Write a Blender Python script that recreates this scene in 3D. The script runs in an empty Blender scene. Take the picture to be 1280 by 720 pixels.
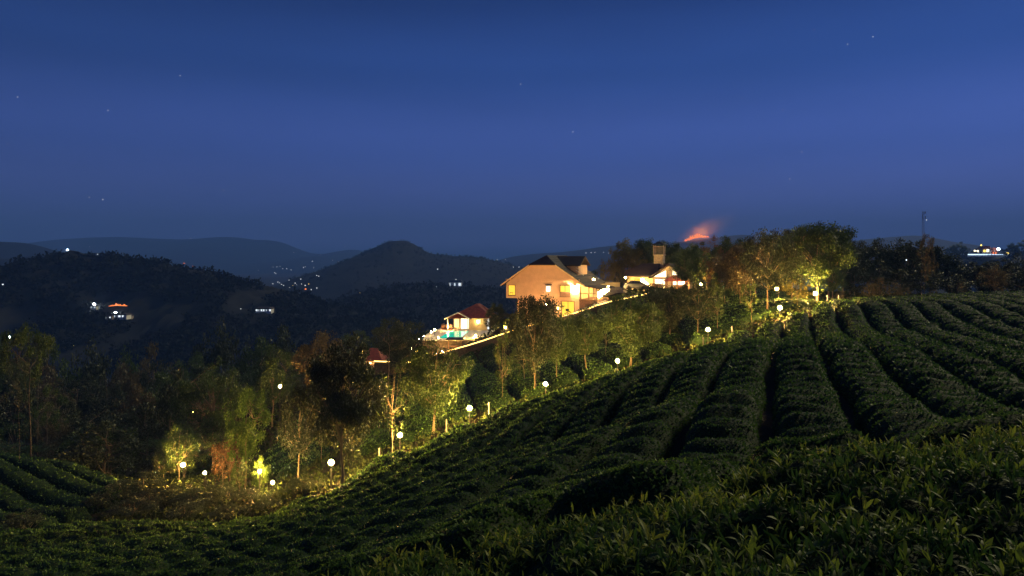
import bpy, math, random
import numpy as np
from mathutils import Vector, Matrix

random.seed(7)
rng = np.random.default_rng(11)
R = math.radians
scene = bpy.context.scene
C = scene.collection

# ------------------------------------------------------------------ camera, sky, sun, exposure
F = 853.0            # focal length in photograph pixels; horizon at row 325, centre column 640
cam_d = bpy.data.cameras.new('camera')
cam = bpy.data.objects.new('camera', cam_d)
C.objects.link(cam)
cam.location = (0, 0, 0)
cam.rotation_euler = (R(90), 0, 0)
cam_d.sensor_width = 36.0
cam_d.lens = 36.0 * F / 1280.0
cam_d.shift_y = -35.0 / 1280.0
cam_d.clip_start = 0.05
cam_d.clip_end = 30000
scene.camera = cam

world = bpy.data.worlds.new('World')
scene.world = world
world.use_nodes = True
wn, wl = world.node_tree.nodes, world.node_tree.links
wn.clear()
SUN_EL, SUN_AZ = 25.0, 50.0        # warm sun lamp added to brighten the tea slopes, degrees above horizon / right of view


def wnode(t, **k):
    n = wn.new(t)
    for a, b in k.items():
        setattr(n, a, b)
    return n


w_out = wnode('ShaderNodeOutputWorld')
w_bg = wnode('ShaderNodeBackground')
w_bg.inputs['Strength'].default_value = 1.0
w_tc = wnode('ShaderNodeTexCoord')
w_sep = wnode('ShaderNodeSeparateXYZ')
wl.new(w_tc.outputs['Generated'], w_sep.inputs[0])
w_ramp = wnode('ShaderNodeValToRGB')
cr = w_ramp.color_ramp
cr.interpolation = 'EASE'
stops = [(0.0, (.032, .060, .150)), (0.03, (.096, .138, .42)), (0.085, (.092, .144, .50)),
         (0.16, (.069, .134, .51)), (0.27, (.028, .082, .34)), (0.37, (.013, .043, .198)),
         (0.70, (.016, .040, .160)), (1.0, (.014, .034, .140))]
while len(cr.elements) < len(stops):
    cr.elements.new(0.5)
for e, (p, c) in zip(cr.elements, stops):
    e.position = p
    e.color = (*c, 1)
wl.new(w_sep.outputs['Z'], w_ramp.inputs[0])
# faint cloud bands low in the sky
w_map = wnode('ShaderNodeMapping')
w_map.inputs['Scale'].default_value = (1.3, 1.3, 9.0)
w_map.inputs['Location'].default_value = (0.35, 0.1, 0.4)
wl.new(w_tc.outputs['Generated'], w_map.inputs[0])
w_noise = wnode('ShaderNodeTexNoise')
w_noise.inputs['Scale'].default_value = 1.6
w_noise.inputs['Detail'].default_value = 5
wl.new(w_map.outputs[0], w_noise.inputs['Vector'])
w_mr = wnode('ShaderNodeMapRange')
w_mr.inputs[1].default_value = 0.35
w_mr.inputs[2].default_value = 0.72
w_mr.inputs[3].default_value = 1.03
w_mr.inputs[4].default_value = 0.90
wl.new(w_noise.outputs[0], w_mr.inputs[0])
w_mul = wnode('ShaderNodeMix', data_type='RGBA', blend_type='MULTIPLY')
w_mul.inputs[0].default_value = 1.0
w_ax = wnode('ShaderNodeMapRange')          # the western (left) side of the sky is a little darker
w_ax.inputs[1].default_value = -0.7
w_ax.inputs[2].default_value = 0.7
w_ax.inputs[3].default_value = 0.60
w_ax.inputs[4].default_value = 1.08
wl.new(w_sep.outputs['X'], w_ax.inputs[0])
w_m0 = wnode('ShaderNodeMix', data_type='RGBA', blend_type='MULTIPLY')
w_m0.inputs[0].default_value = 1.0
wl.new(w_ramp.outputs[0], w_m0.inputs[6])
wl.new(w_ax.outputs[0], w_m0.inputs[7])
wl.new(w_m0.outputs[2], w_mul.inputs[6])
wl.new(w_mr.outputs[0], w_mul.inputs[7])
# the physical sky itself, very weak after sunset
w_sky = wnode('ShaderNodeTexSky')
w_sky.sky_type = 'NISHITA'
w_sky.sun_disc = False
w_sky.sun_elevation = R(-4.0)
w_sky.sun_rotation = R(SUN_AZ)
w_skm = wnode('ShaderNodeMix', data_type='RGBA', blend_type='ADD')
w_skm.inputs[0].default_value = 0.02
wl.new(w_mul.outputs[2], w_skm.inputs[6])
wl.new(w_sky.outputs[0], w_skm.inputs[7])
# stars
w_vor = wnode('ShaderNodeTexVoronoi')
w_vor.inputs['Scale'].default_value = 80
wl.new(w_tc.outputs['Generated'], w_vor.inputs['Vector'])
w_lt = wnode('ShaderNodeMapRange')
w_lt.inputs[1].default_value = 0.0
w_lt.inputs[2].default_value = 0.075
w_lt.inputs[3].default_value = 1.0
w_lt.inputs[4].default_value = 0.0
wl.new(w_vor.outputs['Distance'], w_lt.inputs[0])
w_sepc = wnode('ShaderNodeSeparateColor')
wl.new(w_vor.outputs['Color'], w_sepc.inputs[0])
w_pw = wnode('ShaderNodeMath', operation='POWER')
wl.new(w_sepc.outputs[0], w_pw.inputs[0])
w_pw.inputs[1].default_value = 14
w_sm = wnode('ShaderNodeMath', operation='MULTIPLY')
wl.new(w_lt.outputs[0], w_sm.inputs[0])
wl.new(w_pw.outputs[0], w_sm.inputs[1])
w_s2 = wnode('ShaderNodeMath', operation='MULTIPLY')
wl.new(w_sm.outputs[0], w_s2.inputs[0])
w_s2.inputs[1].default_value = 2.4
w_add = wnode('ShaderNodeMix', data_type='RGBA', blend_type='ADD')
w_add.inputs[0].default_value = 1.0
wl.new(w_skm.outputs[2], w_add.inputs[6])
wl.new(w_s2.outputs[0], w_add.inputs[7])
wl.new(w_add.outputs[2], w_bg.inputs['Color'])
wl.new(w_bg.outputs[0], w_out.inputs['Surface'])

sun_d = bpy.data.lights.new('added_warm_sun', 'SUN')  # warm sun lamp put in as moonlight to lift the tea
sun_d.energy = 2.35
sun_d.angle = R(12)
sun_d.color = (1.0, 0.90, 0.50)
sun = bpy.data.objects.new('added_warm_sun', sun_d)
C.objects.link(sun)
_d = Vector((math.sin(R(SUN_AZ)) * math.cos(R(SUN_EL)), math.cos(R(SUN_AZ)) * math.cos(R(SUN_EL)), math.sin(R(SUN_EL))))
sun.rotation_euler = _d.to_track_quat('Z', 'Y').to_euler()

scene.view_settings.view_transform = 'Standard'
scene.view_settings.look = 'None'
scene.view_settings.exposure = 0.0
scene.view_settings.gamma = 1.0
scene.render.engine = 'CYCLES'
cy = scene.cycles
cy.use_denoising = True
try:
    cy.denoiser = 'OPENIMAGEDENOISE'
except Exception:
    pass
cy.max_bounces = 5
cy.diffuse_bounces = 2
cy.glossy_bounces = 2
cy.transmission_bounces = 3
cy.volume_bounces = 0
cy.transparent_max_bounces = 6
cy.sample_clamp_indirect = 2.0
cy.caustics_reflective = False
cy.caustics_refractive = False
cy.use_light_tree = True

# ------------------------------------------------------------------ helpers


def px(x, y, D):
    """World point seen at photograph pixel x, y at the forward distance D."""
    return np.array(((x - 640) / F * D, D, (325 - y) / F * D))


def tag(o, label=None, cat=None, group=None, kind=None):
    for k, v in (('label', label), ('category', cat), ('group', group), ('kind', kind)):
        if v:
            o[k] = v
    return o


def mesh_np(name, V, Fq=None, Ft=None, mat=None, smooth=False):
    V = np.asarray(V, dtype=np.float32).reshape(-1, 3)
    me = bpy.data.meshes.new(name)
    nq = 0 if Fq is None else len(Fq)
    nt = 0 if Ft is None else len(Ft)
    me.vertices.add(len(V))
    me.vertices.foreach_set('co', V.ravel())
    loops = []
    starts = []
    tot = []
    if nq:
        Fq = np.asarray(Fq, dtype=np.int32)
        loops.append(Fq.ravel())
        starts.append(np.arange(nq, dtype=np.int32) * 4)
        tot.append(np.full(nq, 4, np.int32))
    if nt:
        Ft = np.asarray(Ft, dtype=np.int32)
        loops.append(Ft.ravel())
        starts.append(nq * 4 + np.arange(nt, dtype=np.int32) * 3)
        tot.append(np.full(nt, 3, np.int32))
    L = np.concatenate(loops)
    me.loops.add(len(L))
    me.loops.foreach_set('vertex_index', L)
    me.polygons.add(nq + nt)
    me.polygons.foreach_set('loop_start', np.concatenate(starts))
    me.polygons.foreach_set('loop_total', np.concatenate(tot))
    if smooth:
        me.polygons.foreach_set('use_smooth', np.ones(nq + nt, dtype=bool))
    me.update(calc_edges=True)
    if mat is not None:
        for m in (mat if isinstance(mat, (list, tuple)) else [mat]):
            me.materials.append(m)
    return me


def link(name, me, parent=None):
    o = bpy.data.objects.new(name, me)
    C.objects.link(o)
    if parent is not None:
        o.parent = parent
    return o


def empty(name, loc=(0, 0, 0), rz=0.0):
    o = bpy.data.objects.new(name, None)
    C.objects.link(o)
    o.location = loc
    o.rotation_euler = (0, 0, rz)
    o.empty_display_size = 0.2
    return o


class MB:
    """Collects polygons and links them as one mesh object."""

    def __init__(s):
        s.v, s.f = [], []

    def add(s, vs, fs):
        b = len(s.v)
        s.v += [tuple(map(float, p)) for p in vs]
        s.f += [tuple(b + i for i in f) for f in fs]
        return s

    def box(s, x0, x1, y0, y1, z0, z1):
        return s.add([(x0, y0, z0), (x1, y0, z0), (x1, y1, z0), (x0, y1, z0), (x0, y0, z1), (x1, y0, z1), (x1, y1, z1), (x0, y1, z1)],
                     [(0, 3, 2, 1), (4, 5, 6, 7), (0, 1, 5, 4), (1, 2, 6, 5), (2, 3, 7, 6), (3, 0, 4, 7)])

    def prism(s, poly, y0, y1):
        """polygon in x, z pushed from y0 to y1"""
        n = len(poly)
        vs = [(x, y0, z) for x, z in poly] + [(x, y1, z) for x, z in poly]
        return s.add(vs, [tuple(range(n)), tuple(range(2 * n - 1, n - 1, -1))] + [(i, i + n, (i + 1) % n + n, (i + 1) % n) for i in range(n)])

    def slab(s, pts, th):
        """quad or polygon given by its top corners, thickened downwards"""
        n = len(pts)
        vs = list(pts) + [(p[0], p[1], p[2] - th) for p in pts]
        return s.add(vs, [tuple(range(n)), tuple(range(2 * n - 1, n - 1, -1))] + [(i, i + n, (i + 1) % n + n, (i + 1) % n) for i in range(n)])

    def tube(s, pts, r, n=6, cap=True):
        pts = [np.array(p, float) for p in pts]
        rs = r if hasattr(r, '__len__') else [r] * len(pts)
        b = len(s.v)
        for i, p in enumerate(pts):
            t = pts[min(i + 1, len(pts) - 1)] - pts[max(i - 1, 0)]
            t = t / (np.linalg.norm(t) + 1e-9)
            a = np.cross(t, (0, 0, 1) if abs(t[2]) < .9 else (1, 0, 0))
            a /= np.linalg.norm(a) + 1e-9
            c = np.cross(t, a)
            for k in range(n):
                an = 2 * math.pi * k / n
                s.v.append(tuple(p + rs[i] * (math.cos(an) * a + math.sin(an) * c)))
        for i in range(len(pts) - 1):
            for k in range(n):
                s.f.append((b + i * n + k, b + i * n + (k + 1) % n, b + (i + 1) * n + (k + 1) % n, b + (i + 1) * n + k))
        if cap:
            s.f.append(tuple(b + k for k in range(n - 1, -1, -1)))
            s.f.append(tuple(b + (len(pts) - 1) * n + k for k in range(n)))
        return s

    def lathe(s, prof, n=10, cx=0, cy=0):
        b = len(s.v)
        for r_, z in prof:
            for k in range(n):
                a = 2 * math.pi * k / n
                s.v.append((cx + r_ * math.cos(a), cy + r_ * math.sin(a), z))
        for i in range(len(prof) - 1):
            for k in range(n):
                s.f.append((b + i * n + k, b + i * n + (k + 1) % n, b + (i + 1) * n + (k + 1) % n, b + (i + 1) * n + k))
        s.f.append(tuple(b + k for k in range(n - 1, -1, -1)))
        s.f.append(tuple(b + (len(prof) - 1) * n + k for k in range(n)))
        return s

    def mesh(s, name, mat, smooth=False):
        me = bpy.data.meshes.new(name)
        me.from_pydata(s.v, [], s.f)
        if smooth:
            me.polygons.foreach_set('use_smooth', np.ones(len(s.f), dtype=bool))
        me.materials.append(mat)
        me.update()
        return me

    def build(s, name, mat, parent=None, smooth=False):
        return link(name, s.mesh(name, mat, smooth), parent)


def sphere_prof(r, zc, n=7, sz=1.0):
    return [(max(r * math.sin(math.pi * i / (n - 1)), r * .02), zc - sz * r * math.cos(math.pi * i / (n - 1))) for i in range(n)]


# value noise, vectorised
_T = np.random.default_rng(3).random((256, 256)).astype(np.float64)


def vnoise(x, y):
    x = np.asarray(x, float)
    y = np.asarray(y, float)
    xi = np.floor(x).astype(int)
    yi = np.floor(y).astype(int)
    fx, fy = x - xi, y - yi
    fx = fx * fx * (3 - 2 * fx)
    fy = fy * fy * (3 - 2 * fy)
    a = _T[xi & 255, yi & 255]
    b = _T[(xi + 1) & 255, yi & 255]
    c = _T[xi & 255, (yi + 1) & 255]
    d = _T[(xi + 1) & 255, (yi + 1) & 255]
    return (a * (1 - fx) + b * fx) * (1 - fy) + (c * (1 - fx) + d * fx) * fy - 0.5


def fbm(x, y, o=4):
    s = 0
    a = 1.0
    for i in range(o):
        s = s + a * vnoise(x * 2 ** i + 17.3 * i, y * 2 ** i + 5.1 * i)
        a *= .5
    return s


def in_poly(x, y, poly):
    x = np.asarray(x, float)
    y = np.asarray(y, float)
    ins = np.zeros(x.shape, bool)
    n = len(poly)
    for i in range(n):
        x0, y0 = poly[i]
        x1, y1 = poly[(i + 1) % n]
        cnd = ((y0 > y) != (y1 > y))
        xs = (x1 - x0) * (y - y0) / ((y1 - y0) if y1 != y0 else 1e-9) + x0
        ins ^= cnd & (x < xs)
    return ins


# ------------------------------------------------------------------ materials
def mat_new(name):
    m = bpy.data.materials.new(name)
    m.use_nodes = True
    return m, m.node_tree.nodes, m.node_tree.links, m.node_tree.nodes['Principled BSDF']


def surf(name, col, rough=.8, var=.25, scale=6.0, bump=.15, bscale=30.0, metal=0.0, spec=.5, col2=None):
    m, n, l, b = mat_new(name)
    tc = n.new('ShaderNodeTexCoord')
    no = n.new('ShaderNodeTexNoise')
    no.inputs['Scale'].default_value = scale
    no.inputs['Detail'].default_value = 6
    l.new(tc.outputs['Object'], no.inputs['Vector'])
    ra = n.new('ShaderNodeValToRGB')
    c2 = col2 or tuple(max(0, c * (1 - var)) for c in col)
    ra.color_ramp.elements[0].position = .3
    ra.color_ramp.elements[1].position = .7
    ra.color_ramp.elements[0].color = (*c2, 1)
    ra.color_ramp.elements[1].color = (*[min(1, c * (1 + var * .4)) for c in col], 1)
    l.new(no.outputs[0], ra.inputs[0])
    l.new(ra.outputs[0], b.inputs['Base Color'])
    b.inputs['Roughness'].default_value = rough
    b.inputs['Metallic'].default_value = metal
    b.inputs['Specular IOR Level'].default_value = spec
    if bump:
        n2 = n.new('ShaderNodeTexNoise')
        n2.inputs['Scale'].default_value = bscale
        n2.inputs['Detail'].default_value = 4
        l.new(tc.outputs['Object'], n2.inputs['Vector'])
        bp = n.new('ShaderNodeBump')
        bp.inputs['Strength'].default_value = bump
        bp.inputs['Distance'].default_value = .05
        l.new(n2.outputs[0], bp.inputs['Height'])
        l.new(bp.outputs[0], b.inputs['Normal'])
    return m


def leafmat(name, ca, cb, trans=.35, rough=.5, spec=.35, nscale=.35):
    """leaf colour: random per leaf, patches over the crown; light passes through"""
    m, n, l, b = mat_new(name)
    geo = n.new('ShaderNodeNewGeometry')
    oi = n.new('ShaderNodeObjectInfo')
    tc = n.new('ShaderNodeTexCoord')
    no = n.new('ShaderNodeTexNoise')
    no.inputs['Scale'].default_value = nscale
    no.inputs['Detail'].default_value = 2
    l.new(geo.outputs['Position'], no.inputs['Vector'])
    ad = n.new('ShaderNodeMath')
    ad.operation = 'MULTIPLY_ADD'
    l.new(geo.outputs['Random Per Island'], ad.inputs[0])
    ad.inputs[1].default_value = .6
    l.new(no.outputs[0], ad.inputs[2])
    ad2 = n.new('ShaderNodeMath')
    ad2.operation = 'MULTIPLY_ADD'
    l.new(oi.outputs['Random'], ad2.inputs[0])
    ad2.inputs[1].default_value = .3
    l.new(ad.outputs[0], ad2.inputs[2])
    mr = n.new('ShaderNodeMapRange')
    mr.inputs[1].default_value = .45
    mr.inputs[2].default_value = 1.45
    l.new(ad2.outputs[0], mr.inputs[0])
    mx = n.new('ShaderNodeMix')
    mx.data_type = 'RGBA'
    mx.inputs[6].default_value = (*ca, 1)
    mx.inputs[7].default_value = (*cb, 1)
    l.new(mr.outputs[0], mx.inputs[0])
    l.new(mx.outputs[2], b.inputs['Base Color'])
    b.inputs['Roughness'].default_value = rough
    b.inputs['Specular IOR Level'].default_value = spec
    tr = n.new('ShaderNodeBsdfTranslucent')
    l.new(mx.outputs[2], tr.inputs['Color'])
    ms = n.new('ShaderNodeMixShader')
    ms.inputs[0].default_value = trans
    l.new(b.outputs[0], ms.inputs[1])
    l.new(tr.outputs[0], ms.inputs[2])
    l.new(ms.outputs[0], n['Material Output'].inputs['Surface'])
    return m


def glow(name, col, strength):
    m, n, l, b = mat_new(name)
    b.inputs['Base Color'].default_value = (.05, .05, .05, 1)
    b.inputs['Emission Color'].default_value = (*col, 1)
    b.inputs['Emission Strength'].default_value = strength
    return m


M = {}
M['soil'] = surf('soil', (.036, .021, .012), .95, .3, .35, .8, 7, spec=.1, col2=(.011, .014, .006))  # dark soil colour also puts shade into the gaps between tea rows
M['hill_wood'] = surf('hill_wood', (.020, .020, .018), 1.0, .6, .02, 1.0, .12, spec=.1, col2=(.008, .009, .009))
M['far_hill'] = surf('far_hill', (.014, .015, .016), 1.0, .5, .004, .6, .02, spec=.1)
M['tea_body'] = surf('tea_body', (.016, .034, .009), .8, .5, 7, 1.0, 16, spec=.1, col2=(.006, .012, .004))  # body darkened so the spaces between leaves read as shaded depth
M['tea_leaf'] = leafmat('tea_leaf', (.022, .058, .014), (.105, .178, .038), .35, .6, .15, .9)
M['tea_shoot'] = leafmat('tea_shoot', (.085, .130, .020), (.21, .24, .035), .5, .55, .2, 1.2)
M['bark'] = surf('bark', (.17, .12, .075), .9, .4, 8, .5, 20)
M['bark_dark'] = surf('bark_dark', (.06, .045, .032), .9, .4, 8, .5, 20)
M['leaf_olive'] = leafmat('leaf_olive', (.028, .054, .011), (.080, .115, .022))
M['grass_blade'] = leafmat('grass_blade', (.020, .028, .008), (.055, .070, .018), .2, .7, .1)
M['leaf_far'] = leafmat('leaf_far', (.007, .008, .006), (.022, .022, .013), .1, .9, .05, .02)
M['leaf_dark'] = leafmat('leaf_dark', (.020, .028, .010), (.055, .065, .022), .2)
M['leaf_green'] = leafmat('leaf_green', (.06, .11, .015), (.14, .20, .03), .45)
M['leaf_gold_lit'] = leafmat('leaf_gold_lit', (.11, .10, .02), (.22, .19, .04), .45)  # gold of the lamplight put into the leaf colour
M['leaf_rust'] = leafmat('leaf_rust', (.10, .042, .018), (.19, .10, .035))
M['leaf_brown'] = leafmat('leaf_brown', (.075, .055, .025), (.15, .11, .045))
M['plaster'] = surf('plaster', (.66, .43, .26), .85, .12, 1.2, .06, 20)
M['white_paint'] = surf('white_paint', (.75, .70, .60), .6, .06, 2, .03, 20)
M['cream_wall'] = surf('cream_wall', (.70, .58, .32), .85, .1, 1.5, .05, 20)
M['roof_brown'] = surf('roof_brown', (.042, .026, .024), .85, .4, 2.5, .3, 12)
M['roof_red'] = surf('roof_red', (.34, .085, .055), .8, .35, 2.5, .2, 12)
M['timber'] = surf('timber', (.20, .095, .045), .6, .4, 5, .2, 25)
M['timber_grey'] = surf('timber_grey', (.28, .24, .22), .8, .3, 5, .2, 25)
M['screen_wood'] = surf('screen_wood', (.16, .13, .125), .9, .3, 5, .2, 25)
M['stone_dark'] = surf('stone_dark', (.10, .075, .050), .95, .4, 5, .4, 12)
M['stone'] = surf('stone', (.34, .27, .20), .9, .4, 5, .4, 12)
M['concrete'] = surf('concrete', (.32, .27, .22), .9, .3, 3, .15, 18)
M['metal_dark'] = surf('metal_dark', (.06, .055, .05), .5, .2, 10, .05, 40, metal=.6)
M['glass_dark'] = surf('glass_dark', (.02, .022, .025), .08, .1, 2, 0, 5, spec=.8)
M['car_paint'] = surf('car_paint', (.03, .03, .035), .25, .1, 2, 0, 5, spec=.8)
M['rubber'] = surf('rubber', (.02, .02, .02), .9, .2, 10, .05, 40)
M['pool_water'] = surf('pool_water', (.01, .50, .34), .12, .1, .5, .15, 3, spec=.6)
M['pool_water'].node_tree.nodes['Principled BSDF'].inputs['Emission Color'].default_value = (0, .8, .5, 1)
M['pool_water'].node_tree.nodes['Principled BSDF'].inputs['Emission Strength'].default_value = .45  # glow put into the water in place of underwater lamps
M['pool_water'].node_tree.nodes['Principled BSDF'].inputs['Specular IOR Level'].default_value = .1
M['pool_deck'] = surf('pool_deck', (.72, .66, .55), .7, .12, 2, .06, 20)
M['flower'] = surf('flower', (.40, .06, .04), .8, .4, 9, .2, 20)
M['curtain'] = surf('curtain', (.30, .16, .10), .9, .2, 4, .05, 20)
M['lamp_warm'] = glow('lamp_warm', (1.0, .60, .16), 5200)
M['lamp_amber'] = glow('lamp_amber', (1.0, .56, .16), 2200)
M['lamp_small'] = glow('lamp_small', (1.0, .62, .2), 200)
M['strip'] = glow('strip', (1.0, .62, .16), 5.0)
M['window_lit'] = glow('window_lit', (1.0, .63, .045), 1.25)
M['window_pale'] = glow('window_pale', (1.0, .74, .28), 2.2)
M['window_white'] = glow('window_white', (1.0, .90, .62), 2.4)
M['wall_lamp'] = glow('wall_lamp', (1.0, .66, .22), 450)
M['corner_lamp'] = glow('corner_lamp', (1.0, .72, .32), 1100)
M['far_white'] = glow('far_white', (.82, .92, 1.0), 1.3)
M['far_bright'] = glow('far_bright', (.80, .93, 1.0), 350.0)
M['far_flood'] = glow('far_flood', (.70, .86, 1.0), 14.0)
M['far_orange'] = glow('far_orange', (1.0, .22, .03), 1.6)
M['far_yellow'] = glow('far_yellow', (1.0, .72, .10), 3.0)
M['far_pool'] = glow('far_pool', (.55, .75, 1.0), 2.2)
M['fire'] = glow('fire', (1.0, .24, .035), 2.2)

# ------------------------------------------------------------------ the land: a surface through surveyed points
TEA_H = 0.72
_pts = []


def cp(x, y, D, ground=False):
    p = px(x, y, D)
    _pts.append((p[0], p[1], p[2] + (TEA_H if ground else 0)))


def cw(x, y, z):
    _pts.append((x, y, z))


for a in [(900, 720, 3.6), (1280, 720, 3.2), (560, 718, 4.7), (700, 665, 5.0), (880, 605, 5.5), (1080, 556, 6.0), (1280, 528, 6.5),
          (420, 712, 7.5), (1500, 500, 7.5),
          (960, 560, 16), (1180, 507, 19), (1273, 477, 24), (1073, 433, 33), (1193, 433, 36), (1280, 430, 38), (1400, 430, 38), (990, 500, 20),
          (940, 493, 20), (880, 503, 20), (977, 443, 30), (887, 433, 42), (860, 460, 32), (1100, 386, 60), (1280, 374, 68),
          (1023, 402, 58), (940, 413, 58), (885, 427, 58), (772, 465, 54), (682, 493, 50), (587, 523, 46), (500, 560, 43), (430, 590, 40),
          (400, 612, 38), (340, 640, 37), (1180, 395, 56),
          (800, 520, 26), (720, 590, 16.5), (740, 540, 28), (640, 560, 30), (600, 640, 14), (500, 640, 20), (540, 600, 27), (460, 690, 14),
          (350, 718, 15), (300, 680, 24), (200, 720, 20), (100, 720, 21), (0, 720, 22), (0, 668, 33), (100, 660, 33), (200, 652, 36), (280, 648, 37),
          (0, 565, 60), (85, 578, 57), (170, 600, 54), (40, 630, 48), (130, 618, 49), (-120, 560, 62), (-120, 640, 45)]:
    cp(*a)
for a in [(0, 0, -1.15), (0, -8, -1.0), (6, 0, -.9), (-5, 0, -2.6), (-8, -8, -3.5), (10, 4, -1.1), (40, -30, -3), (-40, -20, -16), (-60, 20, -18), (60, 30, -2.5)]:
    cw(*a)
for a in [(229, 604, 60), (150, 606, 62), (300, 615, 52), (256, 615, 54), (324, 614, 50), (341, 614, 49), (350, 590, 57), (390, 530, 74), (370, 560, 66), (430, 560, 60),
          (200, 600, 78), (60, 600, 78), (300, 520, 95), (150, 560, 100), (0, 560, 105), (-150, 560, 100), (420, 500, 92),
          (450, 462, 108), (480, 457, 109), (560, 447, 104), (590, 438, 101), (640, 421, 99), (700, 402, 96), (760, 383, 95), (800, 374, 97),
          (640, 402, 103), (730, 390, 101), (550, 420, 108), (600, 413, 122), (550, 413, 122), (640, 405, 118),
          (600, 480, 70), (560, 502, 63), (640, 470, 68), (517, 532, 54), (700, 450, 74), (800, 430, 74), (860, 400, 82), (920, 392, 76), (900, 376, 95),
          (960, 382, 78), (830, 366, 116), (780, 361, 112), (800, 361, 128), (870, 362, 118), (540, 480, 86), (640, 445, 86), (740, 412, 86),
          (1040, 382, 78), (1160, 376, 84), (1280, 372, 90), (1200, 374, 104), (1040, 372, 104), (960, 366, 112)]:
    cp(*a, ground=True)
for x, D, z in [(0, 150, -48), (200, 150, -46), (400, 150, -38), (520, 150, -30), (640, 150, -22), (760, 155, -12), (860, 160, -10), (1000, 160, -13), (1200, 160, -16),
                (1400, 110, -8), (-200, 150, -48), (0, 230, -62), (300, 230, -62), (640, 230, -50), (860, 230, -32), (1100, 230, -35), (1400, 230, -36)]:
    cw((x - 640) / F * D, D, z)
for k in range(24):
    a = 2 * math.pi * k / 24
    cw(300 * math.sin(a), 300 * math.cos(a), -62 + 14 * math.sin(a))
for k in range(8):
    a = 2 * math.pi * k / 8 + 2.2
    if math.cos(a) < .2:
        cw(110 * math.sin(a), 110 * math.cos(a), -20 + 12 * math.sin(a))

_P = np.array(_pts)


def _U(r2):
    return .5 * r2 * np.log(r2 + 1e-9)


_n = len(_P)
_K = _U((_P[:, None, 0] - _P[None, :, 0]) ** 2 + (_P[:, None, 1] - _P[None, :, 1]) ** 2) + np.eye(_n) * 1.2
_Q = np.c_[np.ones(_n), _P[:, :2]]
_A = np.zeros((_n + 3, _n + 3))
_A[:_n, :_n] = _K
_A[:_n, _n:] = _Q
_A[_n:, :_n] = _Q.T
_sol = np.linalg.solve(_A, np.r_[_P[:, 2], 0, 0, 0])


def S_raw(x, y):
    x = np.asarray(x, float)
    y = np.asarray(y, float)
    sh = x.shape
    X, Y = x.ravel(), y.ravel()
    out = np.empty(len(X))
    for i in range(0, len(X), 40000):
        xx, yy = X[i:i + 40000, None], Y[i:i + 40000, None]
        out[i:i + 40000] = _U((xx - _P[None, :, 0]) ** 2 + (yy - _P[None, :, 1]) ** 2) @ _sol[:_n] + _sol[_n] + _sol[_n + 1] * xx[:, 0] + _sol[_n + 2] * yy[:, 0]
    return out.reshape(sh)


def poly_dist(x, y, poly):
    d = np.full(x.shape, 1e9)
    n = len(poly)
    for i in range(n):
        ax, ay = poly[i]
        bx, by = poly[(i + 1) % n]
        t = np.clip(((x - ax) * (bx - ax) + (y - ay) * (by - ay)) / ((bx - ax) ** 2 + (by - ay) ** 2), 0, 1)
        d = np.minimum(d, np.hypot(x - ax - t * (bx - ax), y - ay - t * (by - ay)))
    return d


# levelled building plots: plan polygon, highest ground allowed
FLATS = [([(-15, 103.5), (-7, 102.8), (-1.6, 111), (-1, 126), (-14, 126), (-15.5, 112)], -12.5),
         ([(18, 113), (32, 112), (34, 132), (18, 132)], -5.75),
         ([(11, 104), (19, 106), (19, 116), (12, 116)], -5.2)]


def S(x, y):
    """Height of the tea canopy (ground is TEA_H below it)."""
    x = np.asarray(x, float)
    y = np.asarray(y, float)
    r = np.hypot(x, y)
    t = np.clip((r - 210) / 90, 0, 1)
    t = t * t * (3 - 2 * t)
    far = -66 + 10 * fbm(x / 260, y / 260, 3)
    k = np.minimum(1, 260 / np.maximum(r, 1))
    z = S_raw(x * k, y * k) * (1 - t) + far * t
    for poly, zf in FLATS:
        b = (np.abs(x - poly[0][0]) < 40) & (np.abs(y - poly[0][1]) < 45)
        if b.any():
            xs, ys = x[b], y[b]
            d = np.where(in_poly(xs, ys, poly), 0, poly_dist(xs, ys, poly))
            z[b] = np.minimum(z[b], zf + TEA_H + np.maximum(d - .5, 0) * .9)
    return z


def G(x, y):
    return float(S(np.array([x]), np.array([y]))[0]) - TEA_H


# ground sheet
ang = np.r_[np.linspace(-48, 48, 340), np.linspace(52, 308, 90)] * math.pi / 180
rad = np.r_[0.0, np.geomspace(.6, 7200, 250)]
AA, RR = np.meshgrid(ang, rad)
GX, GY = RR * np.sin(AA), RR * np.cos(AA)
GZ = S(GX, GY) - TEA_H + .10 * fbm(GX / 1.7, GY / 1.7, 3) * np.clip(RR / 8, 0, 1) * (RR < 250)
na, nr = len(ang), len(rad)
idx = np.arange(nr * na).reshape(nr, na)
i0 = idx[:-1, :]
i1 = idx[1:, :]
q = np.stack([i0, i1, np.roll(i1, -1, 1), np.roll(i0, -1, 1)], -1).reshape(-1, 4)
g = link('ground', mesh_np('ground', np.stack([GX, GY, GZ], -1), q[:, ::-1], mat=M['soil'], smooth=True))
tag(g, kind='structure')

# ------------------------------------------------------------------ hills beyond the valley


HILLV = {}


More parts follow.
